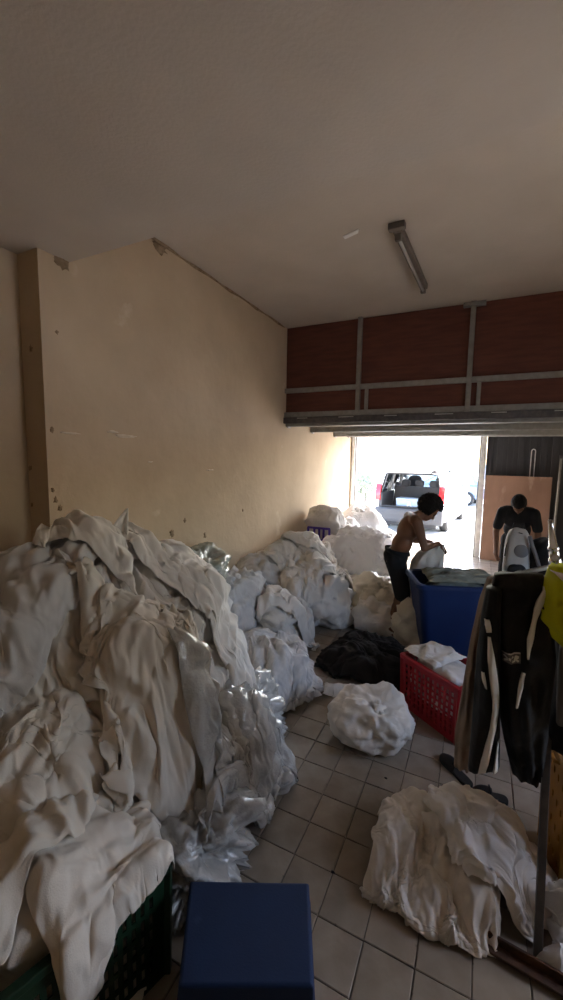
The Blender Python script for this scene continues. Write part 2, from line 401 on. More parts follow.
def drape(hm, c, size, n, comp=(0.7, 0.7), rot=0.0, seed=1.0, steps=16, iters=5, fric=0.93, lift=0.06, rough=0.06, pfreq=13.0, pdir=None, thick=0.012, bend=0.25, slack=1.03, post=1.15, wallx=None, wallmax=None):
    """position-based cloth dropped on the height map; comp < 1 bunches the cloth up so that it buckles into folds"""
    nx, ny = n; L = (size[0]/(nx-1), size[1]/(ny-1))
    gx, gy = np.meshgrid(np.linspace(-.5, .5, nx)*size[0]*comp[0], np.linspace(-.5, .5, ny)*size[1]*comp[1])
    ca, sa = math.cos(rot), math.sin(rot)
    X = np.stack([c[0]+gx*ca-gy*sa, c[1]+gx*sa+gy*ca, np.zeros_like(gx)], 2)
    fl = X.reshape(-1, 3)
    q = np.stack([gx.ravel(), gy.ravel(), np.zeros(gx.size)], 1)
    fl[:, :2] += noise3(q*3.5, seed)[:, :2]*rough*1.2
    h, hx, hy = hm.sample(fl[:, 0], fl[:, 1])
    gm = np.maximum(1.0, np.hypot(hx, hy)/3.0); hx = hx/gm; hy = hy/gm
    nn = np.stack([-hx, -hy, np.ones_like(h)], 1); nn /= np.linalg.norm(nn, axis=1)[:, None]
    fl[:, 2] = h
    fl += nn*(lift+rough*(wrinkle(fl, seed, fs=pfreq/7.0, dirs=pdir)*22+0.4*noise(q*4, seed+3)))[:, None]
    P = fl.reshape(ny, nx, 3); Vv = np.zeros_like(P)
    dt = 1/28.0
    def ln(a, b): return np.linalg.norm(b-a, axis=-1, keepdims=True)
    RH = np.minimum(ln(P[:, :-1], P[:, 1:]), L[0]*1.3)*slack; RV = np.minimum(ln(P[:-1], P[1:]), L[1]*1.3)*slack
    RD = ln(P[:-1, :-1], P[1:, 1:])*slack; RE = ln(P[:-1, 1:], P[1:, :-1])*slack
    BH = ln(P[:, :-2], P[:, 2:])*1.03; BV = ln(P[:-2], P[2:])*1.03
    def con(a, b, rest, k):
        d = b-a; l = np.sqrt((d*d).sum(-1, keepdims=True))+1e-9
        m_ = d*(0.5*k*(l-rest)/l); a += m_; b -= m_
    for st in range(steps):
        X0 = P.copy(); Vv[..., 2] -= 9.8*dt; Vv *= 0.93
        P += np.clip(Vv*dt, -0.08, 0.08)
        for it in range(iters):
            for o in (0, 1):
                a = P[:, o:nx-1:2]; con(a, P[:, o+1::2][:, :a.shape[1]], RH[:, o::2], 1.0)
                a = P[o:ny-1:2]; con(a, P[o+1::2][:a.shape[0]], RV[o::2], 1.0)
            if it % 2 == 0:
                for o in (0, 1):
                    a = P[o:ny-1:2, :-1]; con(a, P[o+1::2, 1:][:a.shape[0]], RD[o::2], 0.35)
                    a = P[o:ny-1:2, 1:]; con(a, P[o+1::2, :-1][:a.shape[0]], RE[o::2], 0.35)
            if it == 0:
                for o in range(4):
                    a = P[:, o:nx-2:4]; con(a, P[:, o+2::4][:, :a.shape[1]], BH[:, o::4], bend)
                    a = P[o:ny-2:4]; con(a, P[o+2::4][:a.shape[0]], BV[o::4], bend)
            f = P.reshape(-1, 3); x0 = X0.reshape(-1, 3)
            h, hx, hy = hm.sample(f[:, 0], f[:, 1])
            dep = h+thick-f[:, 2]; k = dep > 0
            if k.any():
                nn = np.stack([-hx[k], -hy[k], np.ones(k.sum())], 1); nl = np.linalg.norm(nn, axis=1)[:, None]
                nn /= nl
                f[k] += nn*np.minimum(dep[k]/nl[:, 0], 0.05)[:, None]
                if it == iters-1:
                    dd = f[k]-x0[k]; tn = dd-(dd*nn).sum(1)[:, None]*nn
                    f[k] -= tn*fric
            f[:, 2] = np.maximum(f[:, 2], 0.006)
            if wallx is not None: f[:, 0] = np.maximum(f[:, 0], wallx)
            P = f.reshape(ny, nx, 3)
        Vv = (P-X0)/dt
    # folds: push the settled cloth out along its normals
    if post:
        tu = np.gradient(P, axis=1); tv = np.gradient(P, axis=0); N_ = np.cross(tu, tv); N_ /= np.linalg.norm(N_, axis=2, keepdims=True)+1e-9
        for _ in range(6):
            Y = np.pad(N_, ((1, 1), (1, 1), (0, 0)), mode='edge'); N_ = (Y[1:-1, 1:-1]+Y[:-2, 1:-1]+Y[2:, 1:-1]+Y[1:-1, :-2]+Y[1:-1, 2:])/5
        N_ /= np.linalg.norm(N_, axis=2, keepdims=True)+1e-9
        f = P.reshape(-1, 3)
        wr = wrinkle(f, seed+50, fs=pfreq/7.0, dirs=pdir).reshape(ny, nx)+0.034
        iu = np.minimum(np.arange(nx), np.arange(nx)[::-1])/(nx*0.09); iv = np.minimum(np.arange(ny), np.arange(ny)[::-1])/(ny*0.09)
        mk_ = np.clip(0.25+0.75*np.minimum(iu[None, :], iv[:, None]), 0, 1)
        P = P+N_*(post*wr*mk_)[..., None]
        P[..., 2] = np.maximum(P[..., 2], 0.006)
        if wallx is not None: P[..., 0] = np.maximum(P[..., 0], wallx)
    return P.reshape(-1, 3), grid_faces(ny, nx)
def sheet(name, label, cat, hm, c, size, n, m, group=None, upd=True, sub=1, **kw):
    P, F = drape(hm, c, size, n, **kw)
    o = mk(name, P, F, m, smooth=True, sub=sub, solid=0.004)
    tag(o, label, cat, group)
    if upd: hm.add(P, 1)
    return o

# ================================================================ THE SETTING
XW, XR, YG, YB, ZC, ZL = -2.62, 2.1, 8.92, -2.6, 3.80, 3.26
def struct(o): o['kind'] = 'structure'; return o
# outdoor ground, the slab below everything
struct(G().box((-30, -14, -0.30), (30, 70, -0.045)).build('ground', 'concrete'))
fl = struct(G().box((-3.05, YB-0.2, -0.045), (XR+0.2, YG+0.25, -0.008)).build('floor', 'grout'))
# floor tiles on a 20 cm grid
TX, TY, TS = -0.507, 1.855, 0.2
def tile_mesh(name, seed):
    rr = random.Random(seed); a = TS/2-0.0019; c = 0.003
    g = G(); zt = [0.0+rr.uniform(-0.0009, 0.0009) for _ in range(4)]
    V = []
    for k, (sx, sy) in enumerate(((-1, -1), (1, -1), (1, 1), (-1, 1))):
        V.append((sx*(a+rr.uniform(-.0012, .0006)), sy*(a+rr.uniform(-.0012, .0006)), -0.012))
    for k in range(4): V.append((V[k][0], V[k][1], zt[k]-0.0022))
    for k, (sx, sy) in enumerate(((-1, -1), (1, -1), (1, 1), (-1, 1))): V.append((V[k][0]-sx*c, V[k][1]-sy*c, zt[k]))
    F = [(8, 9, 10, 11)]
    for k in range(4):
        j = (k+1) % 4; F += [(k, j, 4+j, 4+k), (4+k, 4+j, 8+j, 8+k)]
    return V, F
tmes = []
for k in range(8):
    V, F = tile_mesh('tile', k); me = bpy.data.meshes.new('tile'); me.from_pydata(V, [], F); me.materials.append(M['tile']); tmes.append((me, V, F))
near = []; rest = G()
for i in range(-12, 14):
    for j in range(-23, 37):
        x, y = TX+(i+.5)*TS, TY+(j+.5)*TS
        if x < -2.7 or x > XR-0.05 or y < YB+0.05 or y > YG+0.1: continue
        if x < XW+0.04 and y > 1.7: continue
        if -1.75 < x < 0.75 and 1.0 < y < 4.5: near.append((x, y))
        else:
            me, V, F = tmes[random.randrange(8)]
            rest.add([(v[0]+x, v[1]+y, v[2]) for v in V], F)
for x, y in near:
    me = tmes[random.randrange(8)][0]
    o = bpy.data.objects.new('tile', me); COL.objects.link(o); o.parent = fl
    o.location = (x-fl.location.x, y-fl.location.y, 0.0-fl.location.z+random.uniform(-.0006, .0006))
    o.rotation_euler.z = random.choice((0, 1, 2, 3))*math.pi/2
o = rest.build('tile_field', 'tile', fl, world=True); o['kind'] = 'stuff'

# walls
wl = struct(G().prism([(XW, YG+0.2), (XW, 1.75), (-2.83, 1.75), (-2.83, YB), (-3.05, YB), (-3.05, YG+0.2)], 2, -0.045, 4.1).build('wall_left', 'plaster'))
WY0, WY1, WZ0, WZ1 = 1.85, 3.05, 1.05, 2.15          # unseen side window, added to bring fill light to the near end
g = G()
g.box((XR, YB, -0.045), (XR+0.2, WY0, 4.1)); g.box((XR, WY1, -0.045), (XR+0.2, YG+0.2, 4.1))
g.box((XR, WY0, -0.045), (XR+0.2, WY1, WZ0)); g.box((XR, WY0, WZ1), (XR+0.2, WY1, 4.1))
struct(g.build('wall_right', 'plaster'))
w1 = thing('fill_window_1', None, None, (XR+0.1, (WY0+WY1)/2, WZ0), kind='structure')
for a, b in (((WY0, WZ0), (WY1, WZ0+.05)), ((WY0, WZ1-.05), (WY1, WZ1)), ((WY0, WZ0), (WY0+.05, WZ1)), ((WY1-.05, WZ0), (WY1, WZ1)), ((2.43, WZ0), (2.47, WZ1))):
    G().box((XR+0.06, a[0], a[1]), (XR+0.12, b[0], b[1])).build('fill_window_frame', 'pale_steel', w1, world=True)

g = G()                                           # back wall, behind the camera
g.box((-3.05, YB-0.2, -0.045), (XR+0.2, YB, 4.1))
struct(g.build('wall_back', 'plaster'))
g = G()                                           # gate wall: lintel and jamb sliver
g.box((-3.05, YG, 2.44), (XR+0.2, YG+0.2, 4.1)); g.box((-3.05, YG, -0.045), (-2.60, YG+0.2, 2.44)); g.box((1.95, YG, -0.045), (XR+0.2, YG+0.2, 2.44))
struct(g.build('wall_front', 'plaster'))
ce = struct(G().prism([(YB, ZL), (1.97, ZL), (1.97, ZC), (5.6, ZC), (5.6, 4.1), (YB, 4.1)], 0, -3.05, XR).build('ceiling', 'ceil_paint'))
# damp, broken plaster where the low ceiling meets the wall
def chip(name, px_, py_, ax, v, r_, seed, m='damp', parent=None, flat=(1, 1, 1)):
    c = at(px_, py_, ax, v); D, F = ico(3)
    P = c+D*(1+0.9*noise(D*1.6, seed)+0.5*noise(D*4, seed+2))[:, None]*np.array(r_)
    return mk(name, P, F, m, parent, smooth=True, world=True)
chip('damp_patch', 62, 258, 0, XW+0.004, (0.008, 0.045, 0.06), 3, parent=wl)
chip('damp_patch', 160, 247, 0, XW+0.004, (0.008, 0.07, 0.05), 5, parent=wl)
for k, (x, y, s) in enumerate(((52, 430, .016), (53, 490, .014), (56, 500, .016), (60, 508, .018), (57, 332, .012), (31, 348, .02), (32, 505, .012), (30, 468, .016), (243, 510, .02), (185, 520, .02), (172, 533, .03), (205, 535, .025))):
    if x < 47: chip('plaster_chip', x, y, 1, 1.748, (s*.8, 0.003, s), k, parent=wl)
    else: chip('plaster_chip', x, y, 0, XW+0.001, (0.003, s*.8, s), k, parent=wl)
for k, (x, y, a_, b_) in enumerate(((125, 436, .10, .012), (113, 432, .05, .008), (150, 462, .03, .006), (70, 433, .06, .006), (210, 470, .05, .006))):
    chip('scuff', x, y, 0, XW+0.001, (0.0025, a_, b_), 40+k, m='scuff', parent=wl)
g = G()                                           # crack along the top of the wall
path = [(XW+0.004, 2.75+k*0.2, ZC-0.012+0.006*math.sin(k*1.9)) for k in range(14)]
g.tube(path, [0.012+0.006*math.sin(k*2.3) for k in range(14)], 6); g.build('crack', 'damp', wl, world=True)

# loft over the gate end
YP = 5.43
lo = struct(G().box((XW, YP+0.05, 2.46), (XR, YG, 2.52)).build('ceiling_loft', 'soffit'))
for k, (y, z0, hh, ww) in enumerate(((YP+0.06, 2.40, 0.06, 0.09), (6.45, 2.375, 0.085, 0.07), (7.65, 2.365, 0.095, 0.07), (8.55, 2.40, 0.06, 0.07))):
    j = G().box((XW+0.002, y-ww/2, z0), (XR, y+ww/2, z0+hh)).build('joist', 'grey_steel', lo, world=True, bevel=0.004)
    G().box((XW+0.03, y-ww/2-0.004, z0+0.004), (XW+0.05, y+ww/2, z0-0.02)).build('bracket', 'pale_steel', j, world=True)
wp = struct(G().box((XW, YP+0.03, 2.46), (XR, YP+0.07, ZC)).build('wall_loft', 'red_ply'))
ups = [-1.53, -0.18, 1.17]
edges = [XW]+ups+[XR]
for a, b in zip(edges[:-1], edges[1:]):
    G().box((a+0.006, YP+0.012, 2.93), (b-0.006, YP+0.032, ZC-0.006)).build('panel', 'red_ply', wp, world=True, bevel=0.003)
    G().box((a+0.006, YP+0.012, 2.60), (b-0.006, YP+0.032, 2.88)).build('panel', 'red_ply', wp, world=True, bevel=0.003)
for x in ups:
    u = G().box((x-0.028, YP-0.045, 2.50), (x+0.028, YP+0.012, ZC)).build('upright', 'grey_steel', wp, world=True, bevel=0.004)
    G().box((x+0.09, YP-0.02, 2.58), (x+0.135, YP+0.012, 2.90)).build('stub_upright', 'grey_steel', wp, world=True, bevel=0.003)
    if x > -1: G().box((x-0.11, YP-0.06, ZC-0.055), (x+0.13, YP+0.012, ZC-0.012)).build('top_plate', 'grey_steel', u, world=True, bevel=0.003)
G().box((XW, YP-0.03, 2.875), (XR, YP+0.012, 2.94)).build('rail', 'grey_steel', wp, world=True, bevel=0.004)
G().box((XW, YP-0.035, 2.53), (XR, YP+0.012, 2.60)).build('rail', 'grey_steel', wp, world=True, bevel=0.004)
b = G().box((XW, YP-0.06, 2.44), (XR, YP+0.02, 2.525)).build('beam', 'dark_post', wp, world=True, bevel=0.004)
for k in range(7):
    x = -2.4+k*0.62; G().box((x, YP-0.064, 2.505), (x+0.16+0.05*(k % 2), YP-0.058, 2.515)).build('glint_strip', 'pale_steel', b, world=True)  # pale strips painted for the white glints along the dark beam

# gate frame and the closed dark leaf
d1 = thing('door_1', None, None, (-1.27, YG, 0), kind='structure')
G().box((-2.60, YG-0.06, 0), (-2.53, YG+0.1, 2.44)).build('jamb', 'pale_steel', d1, world=True, bevel=0.005)
G().box((-2.53, YG-0.01, 0), (-2.50, YG+0.06, 2.42)).build('guide_rail', 'grey_steel', d1, world=True)
G().box((0.005, YG-0.06, 0), (0.10, YG+0.1, 2.44)).build('jamb', 'pale_steel', d1, world=True, bevel=0.005)
G().box((-0.025, YG-0.01, 0), (0.005, YG+0.06, 2.42)).build('guide_rail', 'grey_steel', d1, world=True)
G().box((-2.60, YG-0.07, 2.41), (1.95, YG+0.1, 2.47)).build('header', 'pale_steel', d1, world=True, bevel=0.005)
d2 = thing('door_2', None, None, (1.0, YG, 0), kind='structure')
k = 0; x = 0.105
while x < 1.94:
    G().box((x, YG+0.00+0.018*(k % 2), -0.005), (x+0.098, YG+0.03+0.018*(k % 2), 2.415)).build('slat', 'shutter', d2, world=True, bevel=0.004)
    x += 0.09; k += 1
lp = []
for t in range(17):
    a = math.pi*t/16; lp.append((0.885-0.032*math.cos(a), YG-0.03, 2.12+0.05*math.sin(a)))
lp = [(0.853, YG-0.03, 1.66)]+lp+[(0.917, YG-0.03, 1.66)]
G().tube(lp, 0.009, 8).build('pull_handle', 'pale_steel', d2, world=True, smooth=True)

# plywood sheet standing against the dark leaf
pl = thing('plywood_board', 'reddish brown plywood sheet standing against the black slatted gate leaf', 'board', (0.66, 8.78, 0))
G().box((0.115, 8.76, 0), (1.20, 8.785, 1.66)).build('sheet', 'plywood', pl, world=True, bevel=0.002)
G().box((0.115, 8.785, 0.1), (0.16, 8.82, 1.60)).build('batten', 'plywood', pl, world=True)
G().box((1.15, 8.785, 0.1), (1.20, 8.82, 1.60)).build('batten', 'plywood', pl, world=True)
po = thing('steel_pole', 'thin dark pole standing upright beside the plywood sheet at right edge', 'pole', (1.27, 8.6, 0))
G().tube([(1.27, 8.6, 0), (1.28, 8.62, 1.1), (1.285, 8.63, 2.0)], 0.022, 10).build('shaft', 'grey_steel', po, world=True, smooth=True)
G().tube([(1.285, 8.63, 2.0), (1.286, 8.63, 2.06)], 0.028, 10).build('cap', 'dark_post', po, world=True, smooth=True)

# ceiling tube lamp, not lit
A = at(398, 232, 2, ZC-0.05); B = at(424, 289, 2, ZC-0.05)
lm = thing('tube_lamp', 'unlit fluorescent tube lamp on brown batten hanging under the white ceiling', 'lamp', ((A+B)/2)[:2].tolist()+[ZC-0.10])
dv = (B-A)/np.linalg.norm(B-A)
G().bar(A-dv*0.02+np.array([0, 0, 0.02]), B+np.array([0, 0, 0.02]), 0.075, 0.055).build('batten', 'lamp_housing', lm, world=True, bevel=0.006)
for p in (A+dv*0.02, B-dv*0.04):
    G().bar(p-dv*0.02-np.array([0, 0, .03]), p+dv*0.02-np.array([0, 0, .03]), 0.05, 0.055).build('tube_holder', 'lamp_housing', lm, world=True, bevel=0.005)
G().tube([A+dv*0.04-np.array([0, 0, .035]), B-dv*0.06-np.array([0, 0, .035])], 0.014, 12).build('tube', 'tube_glass', lm, world=True, smooth=True)
G().bar(A-dv*0.07+np.array([0, 0, .022]), A-dv*0.01+np.array([0, 0, .022]), 0.13, 0.05).build('junction_box', 'lamp_housing', lm, world=True, bevel=0.006)
s0 = at(343, 236.5, 2, ZC-0.004); s1 = at(359, 229, 2, ZC-0.004); s2 = at(358, 233, 2, ZC-0.004); s3 = at(345, 239, 2, ZC-0.004)  # sun reflection on the ceiling, painted as a thin white patch
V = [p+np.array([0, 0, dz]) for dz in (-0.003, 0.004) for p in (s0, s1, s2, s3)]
o = mk('glint_patch', V, [(0, 1, 2, 3), (7, 6, 5, 4), (0, 4, 5, 1), (1, 5, 6, 2), (2, 6, 7, 3), (3, 7, 4, 0)], 'white_mark_glint')
tag(o, 'small white patch painted as a sun reflection on the ceiling beside the tube lamp', 'patch')

# ================================================================ OUTDOORS
def smooth_poly(pts, n=3):
    P = [np.array(p, float) for p in pts]
    for _ in range(n):
        Q = []
        for a, b in zip(P, P[1:]+P[:1]): Q += [a*.75+b*.25, a*.25+b*.75]
        P = Q
    return [tuple(p) for p in P]
def wheel(parent, x, y, side, r_=0.31):
    g = G().lathe([(0.20, -0.09), (r_*.9, -0.10), (r_, -0.07), (r_, 0.07), (r_*.9, 0.10), (0.20, 0.09)], (x, y, r_), 'X', 28)
    wh = g.build('wheel', 'rubber', parent, smooth=True)
    g = G(); sx = x+side*0.085
    g.lathe([(0.205, -0.012), (0.20, 0.012), (0.175, 0.012), (0.17, -0.012)], (sx, y, r_), 'X', 28)
    for k in range(6):
        a = k*math.pi/3; g.bar((sx, y, r_), (sx, y+0.185*math.cos(a), r_+0.185*math.sin(a)), 0.05, 0.02, up=(1, 0, 0))
    g.lathe([(0.05, -0.015), (0.05, 0.02)], (sx, y, r_), 'X', 16)
    g.build('rim', 'rim_silver', wh)
    return wh
def arch(y, r_=0.37, n=9): return [(y+r_*math.cos(math.pi*k/n), 0.30+r_*math.sin(math.pi*k/n)) for k in range(n+1)]
def make_van():
    t = thing('van', 'white people carrier parked outside the gate with its tailgate raised', 'van')
    Wd = 0.87
    low = [(0.06, 0.32), (0.02, 0.55), (0.05, 0.95), (0.9, 0.97), (2.6, 0.97), (3.15, 0.98), (3.95, 0.88), (4.17, 0.66), (4.18, 0.30)]
    low += [(3.86, 0.24)]+arch(3.42)+[(2.9, 0.22), (1.4, 0.22)]+arch(0.86)
    for s in (-1, 1):
        G().prism(low, 0, s*Wd, s*(Wd-0.09)).build('side_panel', 'car_white', t, bevel=0.03)
        up = [(0.10, 0.95), (0.22, 1.52), (0.36, 1.56), (0.30, 0.95)]
        def pill(y0, y1, y2, y3):
            g = G(); V = []
            for xo in (0.0, 0.07):
                for y_, z_ in ((y0, 0.95), (y2, 1.57), (y3, 1.57), (y1, 0.95)):
                    V.append((s*(Wd-0.01-xo-(0.14 if z_ > 1.2 else 0)), y_, z_))
            return g.add(V, [(0, 1, 2, 3), (7, 6, 5, 4), (0, 4, 5, 1), (1, 5, 6, 2), (2, 6, 7, 3), (3, 7, 4, 0)])
        for a in ((0.06, 0.30, 0.20, 0.42), (1.05, 1.15, 1.08, 1.16), (2.0, 2.1, 1.95, 2.03), (2.95, 3.05, 2.35, 2.45)):
            pill(*a).build('pillar', 'car_white', t, bevel=0.012)
        for a in ((0.30, 1.05, 0.42, 1.08), (1.15, 2.0, 1.16, 1.95), (2.1, 2.95, 2.03, 2.35)):
            g = G(); V = []
            for xo in (0.03, 0.036):
                for y_, z_ in ((a[0], 0.96), (a[2], 1.54), (a[3], 1.54), (a[1], 0.96)):
                    V.append((s*(Wd-xo-(0.14 if z_ > 1.2 else 0)), y_, z_))
            g.add(V, [(0, 1, 2, 3), (7, 6, 5, 4), (0, 4, 5, 1), (1, 5, 6, 2), (2, 6, 7, 3), (3, 7, 4, 0)]).build('side_window', 'glass_dark', t)
        tl = smooth_poly([(0.0, 0.80), (0.12, 0.80), (0.20, 1.22), (0.10, 1.24), (0.0, 1.0)], 2)
        G().prism(tl, 0, s*(Wd+0.005), s*(Wd-0.13)).build('tail_light', 'tail_red', t)
        G().box((min(s*0.80, s*0.62), -0.075, 0.47), (max(s*0.80, s*0.62), -0.055, 0.54)).build('reflector', 'tail_red', t)
        for yy in (1.25, 2.15): G().tube([(s*(Wd+0.012), yy, 0.86), (s*(Wd+0.03), yy+0.02, 0.865), (s*(Wd+0.03), yy+0.14, 0.865), (s*(Wd+0.012), yy+0.16, 0.86)], 0.012, 8).build('door_handle', 'car_white', t)
        m_ = G().lathe([(0.02, 0), (0.09, 0.02), (0.10, 0.07), (0.06, 0.12)], (s*(Wd+0.10), 2.82, 1.04), 'Y', 16).build('mirror', 'car_white', t, smooth=True)
        G().tube([(s*0.66, 0.45, 1.63), (s*0.66, 0.55, 1.69), (s*0.66, 1.9, 1.69), (s*0.66, 2.0, 1.63)], 0.016, 8).build('roof_rail', 'car_trim', t, smooth=True)
        G().box((min(s*0.77, s*0.70), 0.05, 0.52), (max(s*0.77, s*0.70), 1.1, 1.0)).build('side_trim', 'car_trim', t, bevel=0.02)
        wheel(t, s*0.77, 0.86, s); wheel(t, s*0.77, 3.42, s)
    # roof
    rings = []
    for y_, z_, wd in ((0.16, 1.585, 0.66), (0.30, 1.615, 0.69), (0.9, 1.66, 0.71), (1.7, 1.665, 0.71), (2.3, 1.62, 0.69), (2.5, 1.57, 0.66)):
        top = [(wd*math.cos(math.pi*k/10), y_, z_-0.05+0.06*math.sin(math.pi*k/10)) for k in range(11)]
        rings.append(top+[(p[0]*0.96, y_, p[2]-0.035) for p in top[::-1]])
    G().ring_loft(rings).build('roof', 'car_white', t, smooth=True)
    ws = [(-0.68, 2.42, 1.57), (0.68, 2.42, 1.57), (0.80, 3.1, 0.99), (-0.80, 3.1, 0.99)]
    G().add(ws+[(p[0], p[1]-0.01, p[2]-0.01) for p in ws], [(0, 1, 2, 3), (7, 6, 5, 4), (0, 4, 5, 1), (1, 5, 6, 2), (2, 6, 7, 3), (3, 7, 4, 0)]).build('windscreen', 'glass_clear', t)
    G().prism([(3.0, 0.98), (3.9, 0.87), (4.15, 0.66), (4.16, 0.30), (3.95, 0.28), (3.9, 0.7), (3.0, 0.85)], 0, -0.80, 0.80).build('bonnet', 'car_white', t, bevel=0.03)
    G().box((-0.78, 0.02, 0.40), (0.78, 2.9, 0.50)).build('load_floor', 'car_dark', t)
    bp = [(-0.09, 0.30), (-0.10, 0.52), (-0.06, 0.62), (0.10, 0.62), (0.10, 0.27), (-0.03, 0.25)]
    G().prism(smooth_poly(bp, 1), 0, -0.86, 0.86).build('rear_bumper', 'car_trim', t, bevel=0.03)
    G().prism([(-0.02, 0.16), (-0.06, 0.30), (0.2, 0.30), (0.2, 0.20)], 0, -0.72, 0.72).build('bumper_valance', 'car_dark', t)
    fr = [(-0.74, 0.64), (-0.76, 1.1), (-0.64, 1.52), (0.64, 1.52), (0.76, 1.1), (0.74, 0.64)]
    G().tube([(x_, 0.10+(z_-0.64)*0.12, z_) for x_, z_ in fr]+[(-0.74, 0.10, 0.64)], 0.035, 8).build('hatch_frame', 'car_dark', t)
    G().prism([(0.95, 0.50), (1.12, 0.50), (1.22, 1.12), (1.08, 1.14)], 0, -0.68, 0.68).build('seat_back', 'car_seat', t, bevel=0.03)
    for x_ in (-0.38, 0.0, 0.38):
        P, F = lump((x_, 1.16, 1.22), (0.12, 0.06, 0.10), x_+4, amp=0.0, det=3, lob=0.0, z0=-9, e=3.5)
        mk('headrest', P, F, 'car_seat', t, smooth=True)
    for x_ in (-0.4, 0.4):
        P, F = lump((x_, 2.25, 1.18), (0.2, 0.08, 0.22), x_+9, amp=0.0, det=3, lob=0.0, z0=-9, e=3.5)
        mk('front_seat', P, F, 'car_seat', t, smooth=True)
    # raised tailgate
    tg = [(0.20, 1.60), (-0.15, 1.70), (-0.62, 1.70), (-0.90, 1.62), (-0.92, 1.57), (-0.62, 1.645), (-0.15, 1.65), (0.20, 1.565)]
    gate = G().prism(tg, 0, -0.70, 0.70).build('tailgate', 'car_white', t, bevel=0.015)
    G().box((-0.58, -0.50, 1.652), (0.58, -0.05, 1.655)).build('rear_window', 'glass_dark', gate)
    G().box((-0.66, 0.12, 1.60), (0.66, 0.32, 1.65)).build('spoiler', 'car_white', gate, bevel=0.02)
    G().prism([(0.15, 1.555), (-0.15, 1.635), (-0.60, 1.63), (-0.86, 1.565), (-0.86, 1.555), (-0.60, 1.615), (-0.15, 1.62), (0.15, 1.54)], 0, -0.66, 0.66).build('shaded_inner_panel', 'car_trim', gate)  # dark colour paints in the shade under the raised tailgate
    for s in (-1, 1): G().tube([(s*0.70, 0.14, 1.40), (s*0.66, -0.35, 1.66)], 0.013, 8).build('gas_strut', 'car_dark', gate)
    return t
van = make_van()
van.location = (-1.68, 11.2, -0.045); van.rotation_euler.z = R(-6); van.scale = (1.05, 1.05, 1.05)
bx = thing('storage_box', 'pale blue box with a white mark standing in the open boot of the van', 'box', (-1.68, 11.42, 0.482), R(-6))
G().box((-0.36, -0.0, 0), (0.36, 0.42, 0.36)).build('body', 'box_blue', bx, bevel=0.012)
G().box((-0.37, -0.012, 0.32), (0.37, 0.43, 0.38)).build('lid', 'box_blue', bx, bevel=0.012)
g = G(); g.bar((-0.10, -0.004, 0.06), (0.0, -0.004, 0.28), 0.01, 0.035, up=(1, 0, 0)); g.bar((0.10, -0.004, 0.06), (0.0, -0.004, 0.28), 0.01, 0.035, up=(1, 0, 0)); g.bar((-0.05, -0.004, 0.14), (0.05, -0.004, 0.14), 0.01, 0.03)
g.build('white_mark', 'white_mark_glint', bx)
def make_car():
    t = thing('car', 'blue grey parked car seen side on beyond the van', 'car')
    low = [(0.0, 0.35), (0.02, 0.75), (0.15, 0.86), (1.0, 0.90), (2.7, 0.92), (3.7, 0.80), (4.05, 0.60), (4.08, 0.30), (3.7, 0.22)]+arch(3.3)+[(2.8, 0.2), (1.2, 0.2)]+arch(0.75)
    for s in (-1, 1): G().prism(low, 0, s*0.86, s*0.76).build('side_panel', 'car_blue', t, bevel=0.03)
    G().prism([(0.02, 0.35), (0.03, 0.75), (0.15, 0.87), (2.8, 0.90), (3.7, 0.80), (4.04, 0.6), (4.05, 0.32)], 0, -0.77, 0.77).build('body', 'car_blue', t, bevel=0.03)
    gh = [(0.25, 0.88), (0.55, 1.38), (0.9, 1.43), (1.9, 1.43), (2.75, 0.90)]
    V = []; n = len(gh)
    for s in (-1, 1):
        for y_, z_ in gh: V.append((s*(0.80-0.16*(z_-0.88)/0.55), y_, z_))
    F = [tuple(range(n)), tuple(range(2*n-1, n-1, -1))]+[(i, i+n, (i+1) % n+n, (i+1) % n) for i in range(n)]
    G().add(V, F).build('cabin', 'car_blue', t, bevel=0.02)
    for s in (-1, 1):
        for a in ([(0.45, 0.93), (0.66, 1.36), (1.25, 1.38), (1.25, 0.93)], [(1.32, 0.93), (1.32, 1.38), (1.88, 1.38), (2.55, 0.93)]):
            V = []
            for e_ in (0.004, -0.01):
                for y_, z_ in a: V.append((s*(0.80-0.16*(z_-0.88)/0.55+e_), y_, z_))
            G().add(V, [(0, 1, 2, 3), (7, 6, 5, 4), (0, 4, 5, 1), (1, 5, 6, 2), (2, 6, 7, 3), (3, 7, 4, 0)]).build('side_window', 'far_teal', t)
        wheel(t, s*0.78, 0.75, s); wheel(t, s*0.78, 3.3, s)
        G().box((min(s*.70, s*.5), 4.02, 0.55), (max(s*.7, s*.5), 4.07, 0.68)).build('headlight', 'glass_clear', t)
        G().box((min(s*.78, s*.6), -0.01, 0.62), (max(s*.78, s*.6), 0.05, 0.78)).build('tail_light', 'tail_red', t)
    return t
car = make_car(); car.location = (0.45, 19.67, -0.045); car.rotation_euler.z = R(78)
